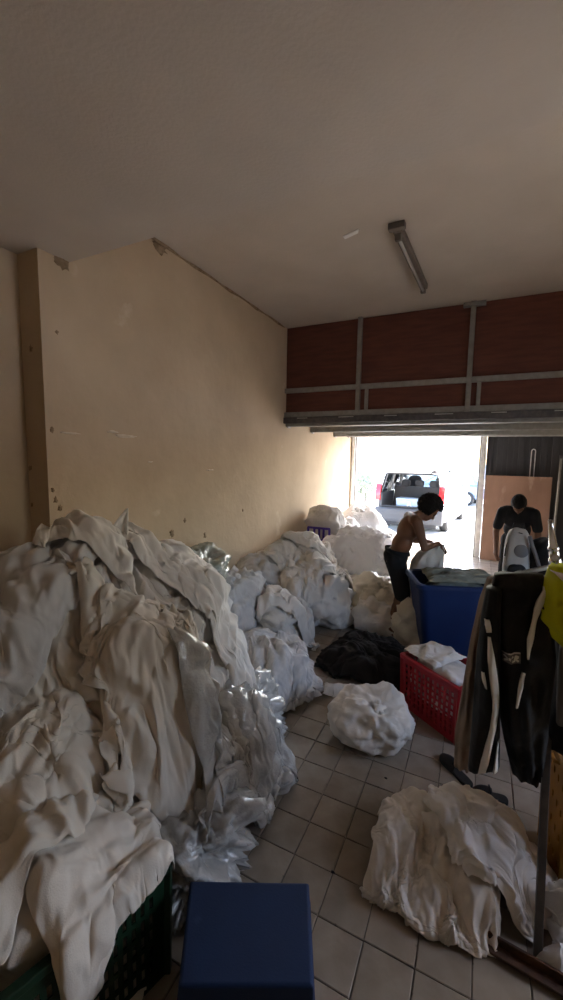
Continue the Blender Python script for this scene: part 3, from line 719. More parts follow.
# far plot wall, its coloured coping and shrubs beyond the cars
far = thing('boundary_wall', 'pale far wall with blue green coping behind the parked cars', 'wall', (0, 34, -0.045))
for k in range(10):
    x = -25+k*5; G().box((x, 34, -0.045), (x+4.96, 34.3, 1.35)).build('panel', 'far_wall', far, world=True)
    G().box((x, 33.95, 1.35), (x+4.96, 34.35, 1.55)).build('coping', 'far_teal', far, world=True)
def shrub(label, x, y, h_, seed):
    t = thing('shrub', label, 'shrub', (x, y, -0.045), group='shrubs along the far wall')
    rr = random.Random(seed); g = G()
    for k in range(420):
        a, b_ = rr.uniform(0, 6.283), rr.uniform(-1, 1); q = rr.random()**0.33
        c = Vector((math.cos(a)*math.sqrt(1-b_*b_)*q*h_*.42, math.sin(a)*math.sqrt(1-b_*b_)*q*h_*.42, h_*0.62+b_*q*h_*.4))
        u = Vector((rr.uniform(-1, 1), rr.uniform(-1, 1), rr.uniform(-.5, 1))).normalized()*0.10; v = u.orthogonal().normalized()*0.04
        g.add([c-u, c+v, c+u, c-v], [(0, 1, 2, 3)])
    o = g.build('foliage', 'leaf', t)
    g = G()
    for k in range(4): g.tube([(0, 0, 0), (0.1*math.cos(k*1.6)*h_, 0.1*math.sin(k*1.6)*h_, h_*.5)], [0.03, 0.012], 6)
    g.build('stem', 'lamp_housing', t)
shrub('leafy shrub standing outside just left of the van', -4.2, 16.5, 1.3, 1)
shrub('small low shrub outside in front of the far wall near the gate jamb', -6.3, 22.0, 1.5, 2)



# ================================================================ INDOORS
WHITE = 'white laundry heaped along the left wall'
def bundle(label, c, r_, seed, m='linen', group='laundry bundles', name='laundry_bundle', knot=(0.2, -0.3, 1), z0=0.0, det=5, amp=0.14, hm=None, tie=True, freq=1.2, pleat=0.08, cat='laundry bundle', lob=0.16):
    t = thing(name, label, cat, (c[0], c[1], z0), group=group)
    P, F = lump(c, r_, seed, amp=amp, det=det, z0=z0, knot=knot if tie else None, freq=freq, lob=lob, pleat=pleat)
    P[:, 0] = np.maximum(P[:, 0], XW+0.012)
    if hm is not None: hm.add(P, 2)
    mk('body', P, F, m, t, smooth=True, world=True)
    if tie:
        k = np.array(knot, float); k /= np.linalg.norm(k)
        base = np.array(c)+k*np.array(r_)*0.80; rr = min(r_)
        D, F = ico(4); u = np.cross(k, [0.3, 0.5, 0.81]); u /= np.linalg.norm(u); v = np.cross(k, u)
        a = np.arctan2(D@v, D@u); hgt = (D@k+1)/2
        rad = (0.12+0.20*hgt)*(1+0.30*np.cos(5*a+seed+2*hgt)+0.15*noise(D*4, seed))*np.sqrt(np.clip(1-(2*hgt-1)**2, 0, 1))
        Q = base+rr*(np.cos(a)[:, None]*u*rad[:, None]+np.sin(a)[:, None]*v*rad[:, None]+k*(hgt*0.34+0.03*noise(D*5, seed+2))[:, None])
        Q[:, 0] = np.maximum(Q[:, 0], XW+0.012); mk('knot', Q, F, m, t, smooth=True, world=True)
    return t

# ---- the big heap, left foreground
hm = HM(-2.7, -0.7, 0.0, 3.2)
P1, F1 = lump((-2.0, 1.58, 0.50), (0.60, 0.86, 0.76), 21, amp=0.10, det=6, e=2.2, freq=1.3, lob=0.06, pleat=0.10)
P2, F2 = lump((-1.72, 1.85, 0.26), (0.40, 0.54, 0.56), 22, amp=0.12, det=5, e=2.3, freq=1.2, lob=0.08, pleat=0.12)
P3, F3 = lump((-1.68, 1.16, 0.36), (0.30, 0.50, 0.53), 23, amp=0.10, det=5, e=2.4, freq=1.2, lob=0.08, pleat=0.10)
g = G()
for P, F in ((P1, F1), (P2, F2), (P3, F3)):
    P[:, 0] = np.maximum(P[:, 0], XW+0.012); g.add(P, F); hm.add(P, 3)
o = g.build('laundry_heap', 'linen_warm', smooth=True)
tag(o, 'great heap of crumpled white laundry piled against the wall in the left foreground', 'laundry', kind='stuff')
GB = 'loose sheets draped over the big heap'
WX = XW+0.02
sheet('bed_sheet', 'white sheet hanging in long folds down the near face of the big heap', 'sheet', hm, (-1.56, 1.08), (1.5, 1.5), (112, 112), 'linen_warm', GB, comp=(0.62, 0.60), rot=R(20), seed=2, rough=0.06, pdir=(0.35, 0.1, 1), wallx=WX)
sheet('bed_sheet', 'white sheet hanging in pleats down the side of the big heap facing the aisle', 'sheet', hm, (-1.50, 1.70), (1.5, 1.6), (112, 118), 'linen', GB, comp=(0.56, 0.58), rot=R(-12), seed=4, rough=0.06, pdir=(0.5, 0.0, 1), wallx=WX)
sheet('bed_sheet', 'greyish white sheet over the crown of the big heap near the wall', 'sheet', hm, (-2.12, 1.25), (1.2, 1.5), (92, 112), 'linen_grey', GB, comp=(0.66, 0.64), rot=R(8), seed=6, rough=0.045, pdir=None, wallx=WX)
sheet('bed_sheet', 'white sheet sliding off the back shoulder of the big heap', 'sheet', hm, (-1.78, 2.06), (1.2, 1.2), (92, 92), 'linen', GB, comp=(0.58, 0.6), rot=R(35), seed=8, rough=0.06, pdir=(0.5, 0.3, 1), wallx=WX)
sheet('pillow_case', 'crumpled white pillow case lying on the summit of the big heap', 'pillow case', hm, (-1.96, 1.48), (0.62, 0.75), (56, 64), 'linen', GB, comp=(0.6, 0.6), rot=R(50), seed=10, rough=0.05, pdir=None, wallx=WX)
sheet('bed_sheet', 'small white sheet bunched low on the big heap above the green crate', 'sheet', hm, (-1.44, 1.38), (0.9, 0.9), (72, 72), 'linen_warm', GB, comp=(0.58, 0.6), rot=R(-30), seed=12, rough=0.06, pdir=(0.3, 0, 1))
# the stiff corner that sticks up at the summit
tip = at(128, 508, 0, -1.80); c0 = at(98, 543, 0, -1.82); c1 = at(131, 556, 0, -1.74); c2 = at(112, 535, 0, -1.98)
n = 14; V = []
for i in range(n+1):
    t_ = i/n
    for j in range(n+1):
        s_ = j/n; p = (c0*(1-s_)+c1*s_)*(1-t_)+tip*t_
        p = p+np.array([-0.06, 0.03, 0.0])*math.sin(math.pi*s_)*(1-t_)+np.array([0, 0.02, 0.012])*math.sin(s_*9+t_*4)*(1-t_)
        V.append(p)
o = mk('sheet_corner', V, grid_faces(n+1, n+1), 'linen', smooth=True, solid=0.012, sub=1)
tag(o, 'stiff pointed white cloth corner standing up from the summit of the big heap', 'cloth', GB)

# ---- clear plastic sacks at the foot of the heap
P, F = lump((-1.30, 1.70, 0.22), (0.22, 0.48, 0.32), 31, amp=0.20, det=6, freq=1.9, lob=0.12)
o = mk('plastic_sack', P, F, 'plastic_film', smooth=True); tag(o, 'clear plastic sack of white linen slumped at the near foot of the big heap', 'sack', 'plastic wrapped laundry')
hm.add(P, 1)
P, F = lump((-1.33, 2.18, 0.18), (0.18, 0.26, 0.26), 33, amp=0.22, det=5, freq=1.8, lob=0.14)
o = mk('plastic_sack', P, F, 'plastic_film', smooth=True); tag(o, 'shiny crumpled plastic sack at the far foot of the big heap', 'sack', 'plastic wrapped laundry')
hm.add(P, 1)
P, F = lump((-1.04, 1.36, 0.14), (0.13, 0.22, 0.20), 35, amp=0.22, det=5, freq=1.8, lob=0.14)
o = mk('plastic_sack', P, F, 'plastic_film', smooth=True); tag(o, 'small clear plastic sack squeezed between green crate and blue box', 'sack', 'plastic wrapped laundry')
hm.add(P, 1)
sheet('plastic_sheet', 'clear plastic film trailing over the sacks at the foot of the heap', 'plastic film', hm, (-1.14, 1.74), (0.44, 1.1), (44, 88), 'plastic_film', comp=(0.60, 0.72), rot=R(-6), seed=14, rough=0.05, bend=0.3)

# ---- slotted crates
def slotted(a, b, u0, u1, H, cols, rows, m, parent, th=0.006, top=0.07, bot=0.05, marg=0.05, tall=0.68, wide=0.5, name='side_panel'):
    """panel between bottom edge a-b and top edge u0-u1 with rows x cols of slots"""
    a, b, u0, u1 = map(np.array, (a, b, u0, u1)); Ln = np.linalg.norm(b-a)
    xs = [0.0]; ys = [0.0]; m_ = marg/Ln
    for k in range(cols):
        w_ = (1-2*m_)/cols; xs += [m_+w_*(k+.5-wide/2), m_+w_*(k+.5+wide/2)]
    xs.append(1.0)
    h0, h1 = bot/H, 1-top/H
    for k in range(rows):
        w_ = (h1-h0)/rows; ys += [h0+w_*(k+.5-tall/2), h0+w_*(k+.5+tall/2)]
    ys.append(1.0)
    V = [((a*(1-s_)+b*s_)*(1-t_)+(u0*(1-s_)+u1*s_)*t_) for t_ in ys for s_ in xs]
    nx = len(xs); F = []
    for i in range(len(ys)-1):
        for j in range(nx-1):
            if i % 2 == 1 and j % 2 == 1 and 0 < i < len(ys)-2 and 0 < j < nx-2: continue
            F.append((i*nx+j, i*nx+j+1, (i+1)*nx+j+1, (i+1)*nx+j))
    return mk(name, V, F, m, parent, solid=th)
def crate(name, label, loc, rz, L, W, H, tp, m, cols, rows, group='plastic crates', **kw):
    """origin at the bottom corner, long side along +x, width along +y"""
    t = thing(name, label, 'crate', loc, rz, group)
    bc = [(tp, tp, 0), (L-tp, tp, 0), (L-tp, W-tp, 0), (tp, W-tp, 0)]; tc = [(0, 0, H), (L, 0, H), (L, W, H), (0, W, H)]
    for k in range(4):
        j = (k+1) % 4
        slotted(bc[k], bc[j], tc[k], tc[j], H, cols if k % 2 == 0 else max(3, int(cols*W/L)), rows, m, t, **kw)
        G().bar(bc[k], tc[k], 0.028, 0.028, up=(1, 1, 0)).build('corner_post', m, t, bevel=0.004)
    g = G()
    for k in range(4):
        j = (k+1) % 4; g.bar(np.array(tc[k])+[0, 0, -0.012], np.array(tc[j])+[0, 0, -0.012], 0.034, 0.03)
    g.build('rim', m, t, bevel=0.005)
    G().box((tp, tp, 0.004), (L-tp, W-tp, 0.016)).build('base', m, t)
    for k in (1, 3):
        j = (k+1) % 4; p = (np.array(tc[k])+np.array(tc[j]))/2; d = (np.array(tc[j])-np.array(tc[k])); d /= np.linalg.norm(d)
        q = np.array([1 if k == 1 else -1, 0, 0])*0.03
        G().tube([p-d*.07+[0, 0, -.03], p-d*.06+q+[0, 0, -.03], p+d*.06+q+[0, 0, -.03], p+d*.07+[0, 0, -.03]], 0.009, 8).build('handle', m, t, smooth=True)
    return t
# green crate: its right side runs from (-0.97, 1.04) towards (-1.12, 0.54)
gang = math.atan2(-0.50, -0.15)
crate('plastic_crate', 'dark green slotted plastic crate overflowing with white cloth, bottom left corner', (-0.965, 1.045, 0), gang, 0.62, -0.42, 0.43, 0.02, 'green_plastic', 15, 5, tall=0.70, wide=0.45)
hg = HM(-2.0, -0.7, 0.0, 1.8)
hg.add(P3, 2).rect((-0.965, 1.045)+np.array([-math.sin(gang), math.cos(gang)])*-0.42, gang, 0.62, 0.42, 0.44)
dx, dy = math.cos(gang), math.sin(gang)
cc = np.array([-0.965, 1.045])+np.array([dx, dy])*0.31+np.array([dy, -dx])*0.21*1
P, F = lump((cc[0]-0.0, cc[1], 0.34), (0.175, 0.265, 0.20), 41, amp=0.06, det=5, z0=0.03, freq=1.2, lob=0.08)
Rz = np.array([[math.cos(R(-16)), -math.sin(R(-16))], [math.sin(R(-16)), math.cos(R(-16))]])
P[:, :2] = (P[:, :2]-cc)*np.array([0.88, 0.95])@Rz.T+cc
o = mk('crate_linen', P, F, 'linen_warm', smooth=True); tag(o, 'white cloth stuffed inside the dark green crate', 'laundry', 'cloths in the green crate')
hg.add(P, 2)
sheet('towel', 'thick white towel hanging over the near rim of the green crate', 'towel', hg, (-1.165, 0.90), (0.36, 0.46), (44, 54), 'linen_warm', 'cloths in the green crate', comp=(0.90, 0.90), rot=R(-16), seed=16, rough=0.02, bend=0.4, pdir=(0.3, 1, 0), post=0.8)
sheet('towel', 'rumpled white towel heaped at the lower left edge of the photo in the green crate', 'towel', hg, (-1.42, 0.80), (0.62, 0.62), (52, 52), 'linen_warm', 'cloths in the green crate', comp=(0.62, 0.62), rot=R(15), seed=18, rough=0.045, pdir=None)

# ---- blue box in the foreground
zb = 0.35
K = [at(x, y, 2, zb) for x, y in ((190, 880), (309, 882), (314, 986), (178, 986))]
bb = thing('storage_box', 'dark blue lidded box with scuffed flat top on the floor in the foreground', 'box', ((K[0]+K[2])/2)[:2].tolist()+[0])
cen = sum(K)/4
g = G()
g.ring_loft([[cen*0.03+p*0.97-np.array([0, 0, zb-0.0])*1 for p in K], [cen*0.02+p*0.98-np.array([0, 0, 0.07]) for p in K]])
V = [tuple(v) for v in g.V]; g.V = [(v[0], v[1], max(v[2], 0.0) if k < 4 else v[2]) for k, v in enumerate(V)]
g.build('body', 'blue_plastic', bb, world=True, bevel=0.008)
G().ring_loft([[p-np.array([0, 0, 0.085]) for p in K], [p-np.array([0, 0, 0.006]) for p in K], [cen*0.04+p*0.96+np.array([0, 0, 0.0]) for p in K]]).build('lid', 'blue_plastic', bb, world=True, bevel=0.006)
g = G()
for k in range(4):
    g.bar(K[k]*0.995+cen*0.005-np.array([0, 0, 0.083]), K[(k+1) % 4]*0.995+cen*0.005-np.array([0, 0, 0.083]), 0.016, 0.014)
g.build('lid_rim', 'blue_plastic', bb, world=True, bevel=0.004)

# ---- red crate with white cloth in it
ra = np.array([-0.462, 3.165]); rb_ = np.array([-0.05, 2.86]); rang = math.atan2(*(rb_-ra)[::-1])
crate('plastic_crate', 'bright red slotted plastic crate filled with white cloth in the middle of the floor', (ra[0], ra[1], 0), rang, 0.54, 0.40, 0.42, 0.012, 'red_plastic', 11, 7, tall=0.70, wide=0.5, top=0.05, bot=0.04, marg=0.03)
hr = HM(-1.0, 0.8, 2.4, 4.2).rect(ra, rang, 0.54, 0.40, 0.425)
rc = ra+np.array([math.cos(rang), math.sin(rang)])*0.27+np.array([-math.sin(rang), math.cos(rang)])*0.20
Rr = np.array([[math.cos(rang), -math.sin(rang)], [math.sin(rang), math.cos(rang)]])
P, F = lump((0, 0, 0.27), (0.235, 0.165, 0.165), 51, amp=0.05, det=5, z0=0.03, e=3.5, lob=0.05)
P[:, :2] = P[:, :2]@Rr.T+rc
o = mk('crate_linen', P, F, 'linen', smooth=True); tag(o, 'white cloth packed inside the red crate', 'laundry', 'cloths in the red crate'); hr.add(P, 2)
for q in ((0.0, 0.0), (0.54, 0.0)): pass
sheet('towel', 'white towel spilling over the corner of the red crate', 'towel', hr, rc+Rr@np.array([-0.12, -0.01]), (0.40, 0.44), (48, 50), 'linen', 'cloths in the red crate', comp=(0.80, 0.80), rot=rang, seed=20, rough=0.03, bend=0.3, post=0.6)

# ---- tall blue tub behind the red crate
ta = at(419, 586, 2, 0.80)[:2]; tang = R(21)
TL, TW, TH = 0.80, 0.55, 0.80
tub = thing('laundry_tub', 'tall blue tapered plastic tub heaped with grey green cloth beside the bending worker', 'tub', (ta[0], ta[1], 0), tang)
def rrect(L, W, ins, z, n=8, rad=0.07):
    pts = []
    for cx, cy, a0 in ((L-ins-rad, ins+rad, -90), (L-ins-rad, W-ins-rad, 0), (ins+rad, W-ins-rad, 90), (ins+rad, ins+rad, 180)):
        for k in range(n): a = R(a0+90*k/(n-1)); pts.append((cx+rad*math.cos(a), cy+rad*math.sin(a), z))
    return pts
G().ring_loft([rrect(TL, TW, 0.135, 0.0), rrect(TL, TW, 0.125, 0.012), rrect(TL, TW, 0.015, TH-0.05), rrect(TL, TW, 0.01, TH), rrect(TL, TW, 0.03, TH), rrect(TL, TW, 0.135, 0.03)]).build('shell', 'blue_tub', tub, smooth=False, bevel=0.0)
rim = G().ring_loft([rrect(TL, TW, 0.012, TH-0.035), rrect(TL, TW, -0.014, TH-0.03), rrect(TL, TW, -0.014, TH+0.004), rrect(TL, TW, 0.005, TH+0.012), rrect(TL, TW, 0.03, TH+0.004)], cap=False).build('rim', 'blue_tub', tub)
Rt = np.array([[math.cos(tang), -math.sin(tang)], [math.sin(tang), math.cos(tang)]])
tc_ = ta+Rt@np.array([TL/2, TW/2])
P, F = lump((0.02, 0.01, 0.62), (0.28, 0.17, 0.18), 55, amp=0.05, det=5, z0=0.45, e=3.0, lob=0.06)
P[:, :2] = P[:, :2]@Rt.T+tc_
o = mk('tub_linen', P, F, 'linen_green', smooth=True); tag(o, 'grey green cloth mounded inside the blue tub', 'laundry', 'cloths in the blue tub')
ht = HM(-1.2, 1.2, 3.2, 5.8).rect(ta, tang, TL, TW, TH); ht.add(P, 2)
sheet('folded_sheet', 'grey green sheet lying in soft folds on top of the blue tub', 'sheet', ht, tc_+Rt@np.array([0.04, 0.03]), (0.85, 0.60), (68, 52), 'linen_green', 'cloths in the blue tub', comp=(0.72, 0.66), rot=tang, seed=22, rough=0.03, post=0.7, pdir=(1, 0.4, 0))

# ---- round tied bundle in the aisle
bundle('round cream cloth bundle tied at the top lying in the aisle before the red crate', (-0.59, 2.68, 0.14), (0.26, 0.23, 0.17), 61, 'linen_warm', 'laundry bundles in the aisle', knot=(0.35, -0.45, 0.9), amp=0.08, tie=True, lob=0.10)
# ---- crumpled black cloth
hb = HM(-1.8, 0.2, 2.8, 4.8)
P, F = lump((-0.80, 3.68, 0.03), (0.36, 0.34, 0.09), 63, amp=0.12, det=5, lob=0.2)
hb.add(P, 2)
o = mk('cloth_pile', P, F, 'black_cloth', smooth=True); tag(o, 'lumpy black cloth heap on the floor under the spread black sheet', 'cloth', 'black cloths on the floor')
sheet('black_sheet', 'crumpled black sheet spread on the tiles beside the red crate', 'sheet', hb, (-0.86, 3.62), (1.25, 1.10), (88, 80), 'black_cloth', 'black cloths on the floor', comp=(0.62, 0.60), rot=R(-8), seed=24, rough=0.05, post=0.9, pdir=None)
sheet('rag', 'small white rag peeping out from under the black sheet', 'rag', HM(-1.8, 0.2, 2.6, 4.8).add(np.zeros((1, 3))), (-0.92, 3.06), (0.36, 0.22), (36, 24), 'linen', None, comp=(0.7, 0.7), rot=R(10), seed=25, rough=0.04)

# ---- white sheet on the floor, right foreground
hs = HM(-0.9, 1.0, 1.0, 2.8)
P, F = lump((0.10, 1.98, 0.03), (0.22, 0.20, 0.08), 65, amp=0.2, det=4); hs.add(P, 3)
P, F = lump((-0.18, 1.90, 0.02), (0.16, 0.20, 0.05), 66, amp=0.2, det=4); hs.add(P, 3)
sheet('bed_sheet', 'crumpled white sheet spread on the tiles in the right foreground, lower one', 'sheet', hs, (-0.07, 1.87), (0.92, 0.90), (104, 102), 'linen_warm', 'white sheets dropped on the floor', comp=(0.52, 0.54), rot=R(-10), seed=26, rough=0.03, post=0.9, pfreq=19, pdir=None)
sheet('bed_sheet', 'rumpled white sheet thrown on top of the lower one beside the metal post', 'sheet', hs, (0.12, 2.00), (0.72, 0.70), (84, 82), 'linen', 'white sheets dropped on the floor', comp=(0.52, 0.54), rot=R(32), seed=28, rough=0.03, post=0.95, pfreq=19, pdir=None)
sheet('rag', 'small crumpled white cloth on the floor against the foot of the metal post', 'rag', hs, (0.33, 1.90), (0.34, 0.40), (40, 44), 'linen_grey', 'white sheets dropped on the floor', comp=(0.55, 0.6), rot=R(10), seed=30, rough=0.07)

# ---- middle heap along the wall
hw = HM(-2.75, -0.6, 2.4, 6.6)
WL = 'laundry bundles in the middle heap'
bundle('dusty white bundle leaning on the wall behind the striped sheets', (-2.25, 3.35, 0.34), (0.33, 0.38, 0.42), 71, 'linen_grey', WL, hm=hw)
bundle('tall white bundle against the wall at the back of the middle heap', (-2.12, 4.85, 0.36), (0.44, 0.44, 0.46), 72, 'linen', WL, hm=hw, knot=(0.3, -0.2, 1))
bundle('round grey bundle with a pinched crease tight against the wall', (-2.30, 4.25, 0.42), (0.29, 0.30, 0.30), 73, 'linen_grey', WL, hm=hw, knot=(0.4, -0.8, 0.3), z0=0.0, amp=0.10)
bundle('wide white bundle at the aisle edge of the middle heap', (-1.72, 4.42, 0.26), (0.42, 0.36, 0.34), 74, 'linen', WL, hm=hw, knot=(0.8, -0.5, 0.5))
bundle('white bundle in front of the middle heap behind the striped sheets', (-1.86, 3.62, 0.22), (0.31, 0.28, 0.27), 75, 'linen', WL, hm=hw, knot=(0.6, -0.4, 0.8))
GM = 'loose sheets on the middle heap'
sheet('bed_sheet', 'white sheet draped from the wall down over the middle heap to the floor', 'sheet', hw, (-1.88, 4.52), (1.45, 1.35), (104, 100), 'linen', GM, comp=(0.58, 0.60), rot=R(-25), seed=32, rough=0.05, pdir=None, wallx=XW+0.02)
sheet('bed_sheet', 'white sheet bunched on the summit of the middle heap', 'sheet', hw, (-2.05, 4.95), (0.95, 0.95), (76, 76), 'linen', GM, comp=(0.58, 0.60), rot=R(15), seed=34, rough=0.05, pdir=None, wallx=XW+0.02)
sheet('bed_sheet', 'small white sheet tumbling over the front of the middle heap', 'sheet', hw, (-1.80, 3.75), (0.85, 0.85), (60, 60), 'linen', GM, comp=(0.60, 0.60), rot=R(40), seed=36, rough=0.05, pdir=None)
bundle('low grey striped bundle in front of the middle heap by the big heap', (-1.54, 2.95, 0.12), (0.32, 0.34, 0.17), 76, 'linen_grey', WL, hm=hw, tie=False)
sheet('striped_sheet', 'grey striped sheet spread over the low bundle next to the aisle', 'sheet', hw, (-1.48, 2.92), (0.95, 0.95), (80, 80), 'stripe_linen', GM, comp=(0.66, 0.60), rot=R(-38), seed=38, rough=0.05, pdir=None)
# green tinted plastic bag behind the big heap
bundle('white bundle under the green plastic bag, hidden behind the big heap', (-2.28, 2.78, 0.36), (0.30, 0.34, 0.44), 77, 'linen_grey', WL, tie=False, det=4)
P, F = lump((-2.30, 2.88, 0.92), (0.20, 0.42, 0.15), 78, amp=0.14, det=5, z0=0.78, freq=1.5)
P[:, 0] = np.maximum(P[:, 0], XW+0.012)
o = mk('plastic_bag', P, F, 'plastic_green_film', smooth=True); tag(o, 'greenish plastic bag of laundry lying behind the big heap by the wall', 'bag')

# ---- far heap towards the gate
FH = 'laundry bundles in the far heap'
for lab, c, r_, s_, m_, kn in (
    ('white bundle at the left of the far heap below the printed sack', (-2.18, 5.72, 0.25), (0.36, 0.34, 0.30), 81, 'linen_blue', (0.3, -0.6, 0.8)),
    ('big knotted white bundle in the middle of the far heap', (-1.72, 6.05, 0.36), (0.42, 0.38, 0.42), 82, 'linen_blue', (0.2, -0.7, 0.7)),
    ('white bundle at the aisle end of the far heap', (-1.33, 6.10, 0.24), (0.30, 0.30, 0.30), 83, 'linen_blue', (0.3, -0.5, 0.9)),
    ('round white bundle in front of the far heap next to the middle heap', (-1.98, 5.42, 0.20), (0.26, 0.24, 0.25), 84, 'linen', (0.5, -0.7, 0.5)),
    ('little white bundle on the floor in front of the far heap', (-1.62, 5.52, 0.13), (0.19, 0.17, 0.17), 85, 'linen', (0.2, -0.5, 0.9)),
    ('upper white bundle lying on top of the far heap', (-1.62, 6.20, 0.66), (0.33, 0.28, 0.18), 86, 'linen_blue', (0.2, -0.8, 0.6))):
    bundle(lab, c, r_, s_, m_, FH, knot=kn, det=5, z0=0.0 if 'upper' not in lab else 0.5)
ps = thing('printed_sack', 'bulging sack with a purple lettered band standing by the wall on the far heap', 'sack', (-2.26, 6.30, 0))
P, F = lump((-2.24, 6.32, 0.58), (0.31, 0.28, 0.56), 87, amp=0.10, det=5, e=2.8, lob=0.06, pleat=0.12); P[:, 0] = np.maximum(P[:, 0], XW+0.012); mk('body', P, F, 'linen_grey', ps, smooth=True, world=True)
def surf_y(px_, py_, P, dflt):
    return dflt
# printed band: letter-like strokes of flat purple print on the sack front
g = G()
pc = [at(x, 533, 1, 6.0) for x in (308, 331)]
def stroke(a, b, w_=0.028):
    A_ = np.array([a[0], 5.99-0.012*math.sin(a[0]*30), a[1]]); B_ = np.array([b[0], 5.99, b[1]]); g.bar(A_, B_, w_, 0.012, up=(0, 1, 0))
x0, zz = pc[0][0], pc[0][2]
W_ = 0.38
stroke((x0, zz+0.10), (x0+W_, zz+0.10), 0.035)
for k, xx in enumerate((0.01, 0.11, 0.20, 0.27, 0.37)): stroke((x0+xx, zz+0.10), (x0+xx, zz-0.10+0.02*(k % 2)), 0.034)
stroke((x0+0.20, zz-0.09), (x0+0.28, zz-0.09), 0.03); stroke((x0, zz-0.02), (x0+0.10, zz-0.02), 0.026)
g.build('purple_print', 'purple_print', ps, world=True)
GS = 'big white sacks by the gate'
for lab, c, r_, s_ in (('largest plump white sack standing just inside the gate by the wall', (-2.08, 7.75, 0.46), (0.48, 0.42, 0.54), 91),
                       ('low white sack beside the gate opening in front of the van', (-1.48, 7.45, 0.26), (0.42, 0.36, 0.32), 92),
                       ('white sack between the printed sack and the gate', (-2.15, 6.95, 0.38), (0.38, 0.34, 0.46), 93)):
    bundle(lab, c, r_, s_, 'linen_blue', GS, name='laundry_sack', cat='sack', knot=(0.1, -0.3, 1), amp=0.07, det=4, lob=0.10)
hf = HM(-2.5, 0.2, 4.0, 8.5).add(np.zeros((1, 3)))
sheet('bed_sheet', 'bright white sheet flung on the floor between the far heap and the gate', 'sheet', hf, (-1.02, 6.75), (0.95, 0.9), (48, 48), 'linen_blue', 'white sheets dropped on the floor', comp=(0.68, 0.68), rot=R(20), seed=40, rough=0.10)
sheet('rag', 'small flat white cloth on the floor between the middle heap and the worker', 'rag', hf, (-1.40, 5.05), (0.40, 0.40), (36, 36), 'linen', 'white sheets dropped on the floor', comp=(0.66, 0.66), rot=R(10), seed=42, rough=0.06)
# bags by the worker's feet
bundle('cream plastic wrapped bundle standing beside the worker in shorts', (-1.00, 4.82, 0.25), (0.27, 0.26, 0.27), 95, 'cream_film', 'laundry bundles in the aisle', knot=(0.2, -0.4, 0.9), amp=0.10)
bundle('small crumpled white bundle on the floor in front of the cream one', (-0.98, 4.46, 0.12), (0.20, 0.16, 0.15), 96, 'linen', 'laundry bundles in the aisle', knot=(0.2, -0.6, 0.7), amp=0.2, det=4)
bundle('pale bundle on the floor between the worker and the blue tub', (-0.52, 4.30, 0.2), (0.16, 0.18, 0.26), 97, 'cream_film', 'laundry bundles in the aisle', tie=False, det=4)

# ---------------------------------------------------------------- people
def capsule(g, p, r0, q, r1, n=14, m_=4):
    p = np.array(p, float); q = np.array(q, float); d = q-p; L_ = np.linalg.norm(d); d /= L_
    u = np.cross(d, [0.13, 0.27, 0.95]); u /= np.linalg.norm(u); v = np.cross(d, u)
    rings = []
    for k in range(m_+1):
        a = -math.pi/2+math.pi/2*k/m_; rings.append((p+d*r0*math.sin(a), max(r0*math.cos(a), 1e-4)))
    for k in range(m_+1):
        a = math.pi/2*k/m_; rings.append((q+d*r1*math.sin(a), max(r1*math.cos(a), 1e-4)))
    g.ring_loft([[c+(u*math.cos(2*math.pi*j/n)+v*math.sin(2*math.pi*j/n))*r_ for j in range(n)] for c, r_ in rings])
def ell(g, c, r_, tilt=0.0, n=3):
    D, F = ico(n); P = D*np.array(r_)
    ct, st_ = math.cos(tilt), math.sin(tilt)
    P = np.stack([P[:, 0]*ct+P[:, 2]*st_, P[:, 1], -P[:, 0]*st_+P[:, 2]*ct], 1)+np.array(c)
    g.add(P, F)
def fused(name, g, m, parent, voxel=0.009, it=4):
    """one continuous skin over all the shapes in g"""
    me = bpy.data.meshes.new(name); me.from_pydata([tuple(map(float, v)) for v in g.V], [], g.F); me.update()
    t = bpy.data.objects.new('tmp', me); COL.objects.link(t)
    r_ = t.modifiers.new('r', 'REMESH'); r_.mode = 'VOXEL'; r_.voxel_size = voxel
    s_ = t.modifiers.new('s', 'SMOOTH'); s_.iterations = it; s_.factor = 0.5
    dg = bpy.context.evaluated_depsgraph_get()
    m2 = bpy.data.meshes.new_from_object(t.evaluated_get(dg)); m2.name = name
    bpy.data.objects.remove(t); bpy.data.meshes.remove(me)
    m2.materials.clear(); m2.materials.append(M[m])
    m2.polygons.foreach_set('use_smooth', [True]*len(m2.polygons))
    o = bpy.data.objects.new(name, m2); COL.objects.link(o); o.parent = parent
    return o
